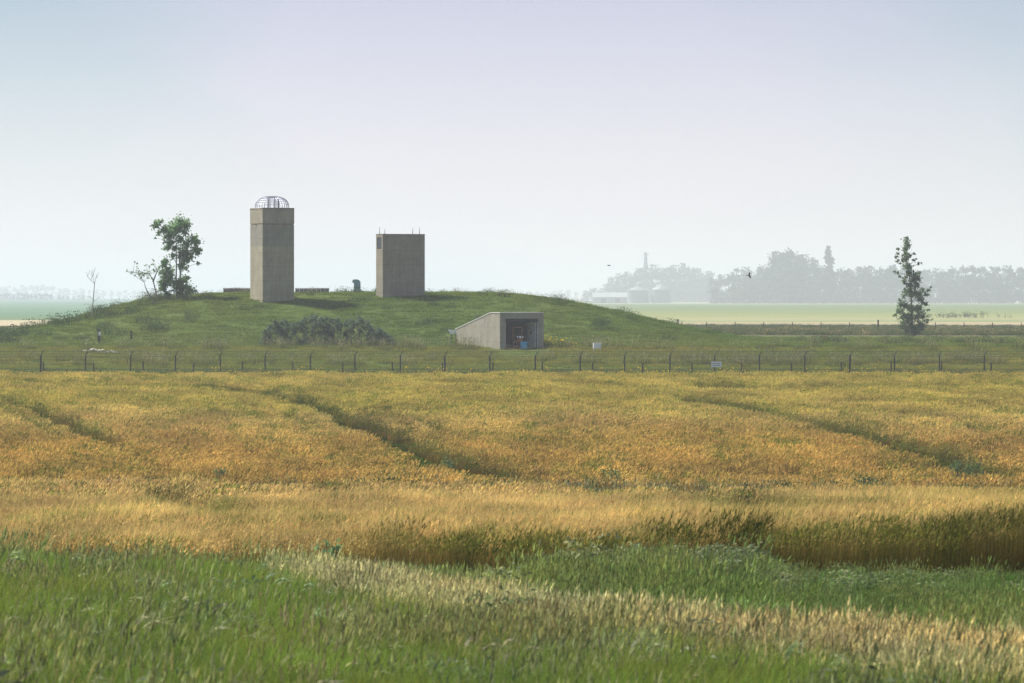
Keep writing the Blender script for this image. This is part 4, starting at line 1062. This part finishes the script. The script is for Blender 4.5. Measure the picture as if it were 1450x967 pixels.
def far_trees():
    kinds = {'round': [far_tree_mesh(200 + i, 'round') for i in range(5)], 'tall': [far_tree_mesh(210 + i, 'tall') for i in range(3)], 'spruce': [far_tree_mesh(220, 'spruce')]}
    def put(px, top, base, Y, kind, label, group, w=1.0):
        x = (px - CX) / F * Y; z = gz(x, Y) - .3; ztop = CAMZ - (top - HY) / F * Y; h = ztop - z
        me = random.choice(kinds[kind]); nm = {'round': 'broadleaf_tree', 'tall': 'poplar_tree', 'spruce': 'spruce_tree'}[kind]
        o = bpy.data.objects.new(nm, me); col.objects.link(o); o.location = (x, Y, z); wd = h * w
        o.scale = (wd, wd, h); o.rotation_euler = (0, 0, random.uniform(0, 6.28)); tag(o, label, 'tree', group)
    # right wood
    prof_x = [1008, 1030, 1045, 1070, 1090, 1105, 1115, 1130, 1145, 1160, 1185, 1200, 1230, 1255, 1290, 1320, 1345, 1362, 1385, 1420, 1440, 1470, 1520]
    prof_y = [386, 392, 381, 380, 372, 356, 352, 366, 364, 380, 382, 379, 376, 375, 378, 381, 381, 374, 379, 375, 380, 378, 379]
    x = 1015
    while x < 1500:
        top = float(np.interp(x, prof_x, prof_y)); put(x, top + random.uniform(-2, 4), 430, 3400 + random.uniform(-60, 160), 'round' if random.random() < .7 else 'tall', 'hazy grey green tree in the long wood at the right', 'trees of the right wood', random.uniform(.85, 1.15)); x += random.uniform(9, 13)
    x = 1012
    while x < 1500:
        put(x, float(np.interp(x, prof_x, prof_y)) + random.uniform(12, 24), 430, 3300 + random.uniform(-30, 40), 'round', 'low hazy tree in the front row of the right wood', 'front trees of the right wood', random.uniform(1.1, 1.5)); x += random.uniform(11, 15)
    put(1105, 353, 430, 3350, 'round', 'tallest broad hazy tree rising above the right wood', 'trees of the right wood', .9); put(1118, 352, 430, 3330, 'round', 'tall domed hazy tree just right of the tallest broad tree', 'trees of the right wood', .8)
    put(1140, 362, 430, 3330, 'round', 'tall hazy tree between the tallest broad trees and the spire like spruce', 'trees of the right wood', .8)
    put(1173, 347, 430, 3340, 'spruce', 'hazy spire like spruce rising above the right wood', None, 1.0)
    # fainter farmyard wood left of it
    px_ = [868, 885, 905, 925, 945, 960, 975, 995, 1005]; py_ = [393, 386, 380, 377, 378, 374, 377, 381, 384]; x = 868
    while x < 1012:
        put(x, float(np.interp(x, px_, py_)) + random.uniform(-2, 3), 430, 4300 + random.uniform(-50, 150), 'round', 'faint tree in the farmyard wood behind the grain bins', 'trees of the farmyard wood', random.uniform(.75, 1.05)); x += random.uniform(8, 12)
    x = 830
    while x < 1012:
        put(x, float(np.interp(x, [830, 880, 1005], [411, 400, 396])) + random.uniform(-3, 4), 430, 4350 + random.uniform(-50, 150), 'round', 'faint low tree in the farmyard wood beside the shed', 'low trees of the farmyard wood', random.uniform(1.2, 1.7)); x += random.uniform(9, 13)
    # left horizon
    for a, b_, lab, g, Yy, ty in ((-30, 22, 'very faint tree in the leftmost clump on the left horizon', 'leftmost horizon clump', 4300, 415), (27, 72, 'very faint tree in the second clump on the left horizon', 'second horizon clump', 4300, 415.5), (84, 100, 'very faint tree in the third small clump on the left horizon', 'third horizon clump', 4400, 418.5), (104, 122, 'very faint tree in the clump just left of the dead sapling', 'fourth horizon clump', 4400, 418)):
        x = a
        while x < b_: put(x, ty + random.uniform(-1.5, 1.5), 424, Yy + random.uniform(-40, 60), 'round', lab, g, random.uniform(1.1, 1.6)); x += random.uniform(5, 8)
    x = -40
    while x < 330:
        put(x, float(np.interp(x, [-40, 20, 60, 90, 150, 330], [403, 406, 403, 408, 411, 410])) + random.uniform(-1.5, 1.5), 424, 6600 + random.uniform(-50, 200), 'round', 'barely visible tree of the farthest wood on the left horizon', 'farthest wood on the left', random.uniform(.8, 1.2)); x += random.uniform(8, 12)
    x = 605
    while x < 860:
        put(x, 412 + random.uniform(-2, 1.5), 424, 6600 + random.uniform(-50, 200), 'round', 'barely visible tree of the farthest wood right of the squat shaft', 'farthest wood in the middle', random.uniform(.8, 1.2)); x += random.uniform(9, 13)
far_trees()

def farm():
    Y = 3500.0; k = Y / F
    def bin_(px, w, top, eave, lab):
        x = (px - CX) * k; g = gz(x, Y); R = w * k / 2; ze = CAMZ - (eave - HY) * k - g; zt = CAMZ - (top - HY) * k - g
        r = empty('grain_bin', (x, Y, g)); tag(r, lab, 'grain bin', 'grain bins')
        b = MB(); prof = []
        n = 14
        for i in range(n + 1): prof += [(R, ze * i / n), (R * .985, ze * (i + .5) / n)] if i < n else [(R, ze)]
        b.lathe([(R * .98, -.2)] + prof, 28); b.build('wall', M['farmetal'], r)
        b = MB(); b.lathe([(R * 1.04, ze + .02), (R * .12, zt - .3), (R * .12, zt), (.05, zt + .15)], 28); b.build('roof', M['farmetal'], r)
    bin_(903, 30, 405, 411, 'left of the two hazy round steel grain bins'); bin_(936, 27, 402, 410, 'right of the two hazy round steel grain bins')
    x = (915 - CX) * k; g = gz(x, Y + 14); r = empty('grain_elevator', (x, Y + 14, g)); tag(r, 'tall thin lattice grain elevator leg rising behind the steel bins', 'elevator')
    H = CAMZ - (362 - HY) * k - g
    b = MB(); 
    for sx in (-1, 1):
        for sy in (-1, 1): b.tube([(sx * 3.0, sy * 3.0, 0), (sx * 1.6, sy * 1.6, H * .6), (sx * .9, sy * .9, H)], .24, 4)
    for i in range(9):
        z0, z1 = H * i / 9, H * (i + 1) / 9; f = lambda z: 3.0 + (1.6 - 3.0) * z / (H * .6) if z < H * .6 else 1.6 + (.9 - 1.6) * (z - H * .6) / (H * .4)
        for sy in (-1, 1):
            b.tube([(-f(z0), sy * f(z0), z0), (f(z1), sy * f(z1), z1)], .12, 3); b.tube([(f(z0), sy * f(z0), z0), (-f(z1), sy * f(z1), z1)], .12, 3)
    b.build('frame', M['farmetal'], r)
    b = MB(); b.box(-.45, -.05, -.3, .3, 0, H + .5); b.box(.25, .65, -.3, .3, 0, H + .5); b.build('leg_casing', M['farmetal'], r)
    b = MB(); b.box(-2.2, 2.2, -1.4, 1.4, H + .5, H + .8); b.box(-1.0, 1.2, -.9, .9, H + .81, H + 2.6); b.build('head', M['farmetal'], r)
    b = MB()
    for sx in (-2.1, -.7, .7, 2.1): b.tube([(sx, 1.3, H + .8), (sx, 1.3, H + 3.8)], .1, 4)
    b.build('mast', M['farmetal'], r)
    for tx, nm in ((-5.0, 'spout'), (7.5, 'spout')):
        b = MB(); b.tube([(0, -.6, H * .93), (tx, -13, 9.3)], .22, 5); b.build(nm, M['farmetal'], r)
    # shed
    x0, x1 = (840 - CX) * k, (889 - CX) * k; g = gz((x0 + x1) / 2, Y + 30); L = x1 - x0; ze = CAMZ - (420.5 - HY) * k - g; zr = CAMZ - (414 - HY) * k - g
    r = empty('farm_shed', (x0, Y + 10, g)); tag(r, 'long low farm shed with a pale roof left of the grain bins', 'shed')
    b = MB(); b.box(0, L, 0, 12, -.2, ze); b.build('wall', M['farwall'], r)
    b = MB(); a = .5
    b.quad((-a, -a, ze - .15), (L + a, -a, ze - .15), (L + a, 6, zr), (-a, 6, zr)); b.quad((-a, 12 + a, ze - .15), (-a, 6, zr), (L + a, 6, zr), (L + a, 12 + a, ze - .15))
    b.tri((0, 0, ze), (0, 12, ze), (0, 6, zr - .1)); b.tri((L, 12, ze), (L, 0, ze), (L, 6, zr - .1)); b.build('roof', M['farroof'], r)
    for c in (.30, .72):
        b = MB(); b.box(L * c - 2.2, L * c + 2.2, -.06, -.004, 0, ze - 1.0); b.build('door', M['dark_in'], r)
farm()

def birds():
    for k, (px, py, Y, lab, rz, sp) in enumerate(((862, 376, 230, 'small black bird in flight with wings level against the pale sky', .2, 0), (1060.5, 390.5, 200, 'small black bird in flight banking in front of the right wood', .9, 1))):
        p = at(px, py, Y); r = empty('flying_bird', p, rz); r.scale = (.75, .75, .75); tag(r, lab, 'bird', 'birds in flight')
        b = MB(); b.tube([(-.13, 0, 0), (-.10, 0, .005), (-.04, 0, .01), (.04, 0, .01), (.09, 0, .015), (.115, 0, .02), (.14, 0, .012)], [.006, .012, .032, .034, .018, .022, .003], 8)
        b.tri((-.10, 0, .005), (-.20, -.035, 0), (-.20, .035, 0)); o = b.build('body', M['black'], r, smooth=True)
        for s in (-1, 1):
            b = MB(); th = .004; up = .05 if not sp else .10
            P = [(.05, .03 * s, .015), (.07, .12 * s, up), (.02, .25 * s, up * .6), (-.03, .14 * s, up * .8), (-.05, .03 * s, .01)]
            b.v = [(x, y, z + th) for x, y, z in P] + [(x, y, z - th) for x, y, z in P]; b.f = [(0, 1, 2, 3, 4), (9, 8, 7, 6, 5)] + [(i, (i + 1) % 5, 5 + (i + 1) % 5, 5 + i) for i in range(5)]; b.m = [0] * 7
            b.build('wing', M['black'], r)
        if sp: r.rotation_euler = (math.radians(60), math.radians(10), .5)
birds()

# ------------------------------------------------------------------ haze
def haze():
    b = MB(); b.box(-3360, 3360, -75, 9050, -5, 52)
    m, nt, out = new_mat('even_summer_haze')
    v = N(nt, 'ShaderNodeVolumePrincipled'); v.inputs['Color'].default_value = (.76, .80, .87, 1); v.inputs['Density'].default_value = HZ
    v.inputs['Anisotropy'].default_value = .25
    nt.links.new(v.outputs[0], out.inputs['Volume'])
    o = b.build('haze', m); tag(o, 'pale even summer haze over the whole plain', 'haze', kind='stuff')
HZ = .00027
haze()

# ------------------------------------------------------------------ light, sky, camera
SUN_EL = math.radians(50); SUN_AZ = math.radians(-58)        # azimuth from +Y, towards -X
sd = Vector((math.sin(SUN_AZ) * math.cos(SUN_EL), math.cos(SUN_AZ) * math.cos(SUN_EL), math.sin(SUN_EL)))
ld = bpy.data.lights.new('sun', 'SUN'); ld.energy = 4.3; ld.angle = math.radians(4); ld.color = (1.0, .95, .86)
lo = bpy.data.objects.new('sun', ld); col.objects.link(lo); lo.rotation_euler = sd.to_track_quat('Z', 'Y').to_euler(); lo.location = (0, 0, 60)
w = bpy.data.worlds.new('World'); scene.world = w; w.use_nodes = True
nt = w.node_tree; nt.nodes.clear()
wo = nt.nodes.new('ShaderNodeOutputWorld'); bg = nt.nodes.new('ShaderNodeBackground'); sk = nt.nodes.new('ShaderNodeTexSky')
sk.sky_type = 'NISHITA'; sk.sun_disc = False; sk.sun_elevation = SUN_EL; sk.sun_rotation = SUN_AZ; sk.air_density = .9; sk.dust_density = .4; sk.ozone_density = 3.5
bg.inputs['Strength'].default_value = .10
# thin uneven high cloud over the blue: pale lavender where it thickens, bluer where it thins towards the sides
tc = N(nt, 'ShaderNodeTexCoord'); sp = N(nt, 'ShaderNodeSeparateXYZ'); nt.links.new(tc.outputs['Generated'], sp.inputs[0])
mp = N(nt, 'ShaderNodeMapping'); mp.inputs['Scale'].default_value = (7, 7, 12); nt.links.new(tc.outputs['Generated'], mp.inputs[0])
cl = noise(nt, 1.0, 3, .5, mp.outputs[0], .6)
wide = math_n(nt, 'MULTIPLY', math_n(nt, 'ABSOLUTE', sp.outputs[0]), 8.0)
f = math_n(nt, 'SUBTRACT', math_n(nt, 'ADD', wide, math_n(nt, 'MULTIPLY', cl, 2.6)), 1.55)
f = math_n(nt, 'MULTIPLY', f, 1.0, clamp=True)
low = N(nt, 'ShaderNodeMapRange'); low.inputs[1].default_value = .075; low.inputs[2].default_value = .0; nt.links.new(sp.outputs[2], low.inputs[0])
veil = mix(nt, f, (2.35, 2.05, 2.8), (1.25, 1.65, 2.1))
veil = mix(nt, low.outputs[0], veil, (4.3, 4.1, 4.3))
skyc = mix(nt, .80, sk.outputs[0], veil)
nt.links.new(skyc, bg.inputs['Color']); nt.links.new(bg.outputs[0], wo.inputs['Surface'])

cam = bpy.data.cameras.new('camera'); co = bpy.data.objects.new('camera', cam); col.objects.link(co)
co.location = (0, 0, CAMZ); co.rotation_euler = (math.radians(90), 0, 0)
cam.sensor_width = 36; cam.lens = F / 1450 * 36; cam.shift_y = -63.5 / 1450
cam.clip_start = .5; cam.clip_end = 30000
cam.dof.use_dof = True; cam.dof.focus_distance = 330; cam.dof.aperture_fstop = 7.5
scene.camera = co
scene.view_settings.view_transform = 'Standard'; scene.view_settings.look = 'None'; scene.view_settings.gamma = 1
scene.view_settings.exposure = 1.05
scene.view_settings.use_curve_mapping = False
scene.render.engine = 'CYCLES'
cy = scene.cycles
cy.use_denoising = True
try: cy.denoiser = 'OPENIMAGEDENOISE'; cy.denoising_input_passes = 'RGB_ALBEDO_NORMAL'; cy.denoising_prefilter = 'NONE'
except Exception: pass
cy.max_bounces = 6; cy.diffuse_bounces = 3; cy.transmission_bounces = 4; cy.volume_bounces = 2; cy.transparent_max_bounces = 8
cy.sample_clamp_indirect = 4
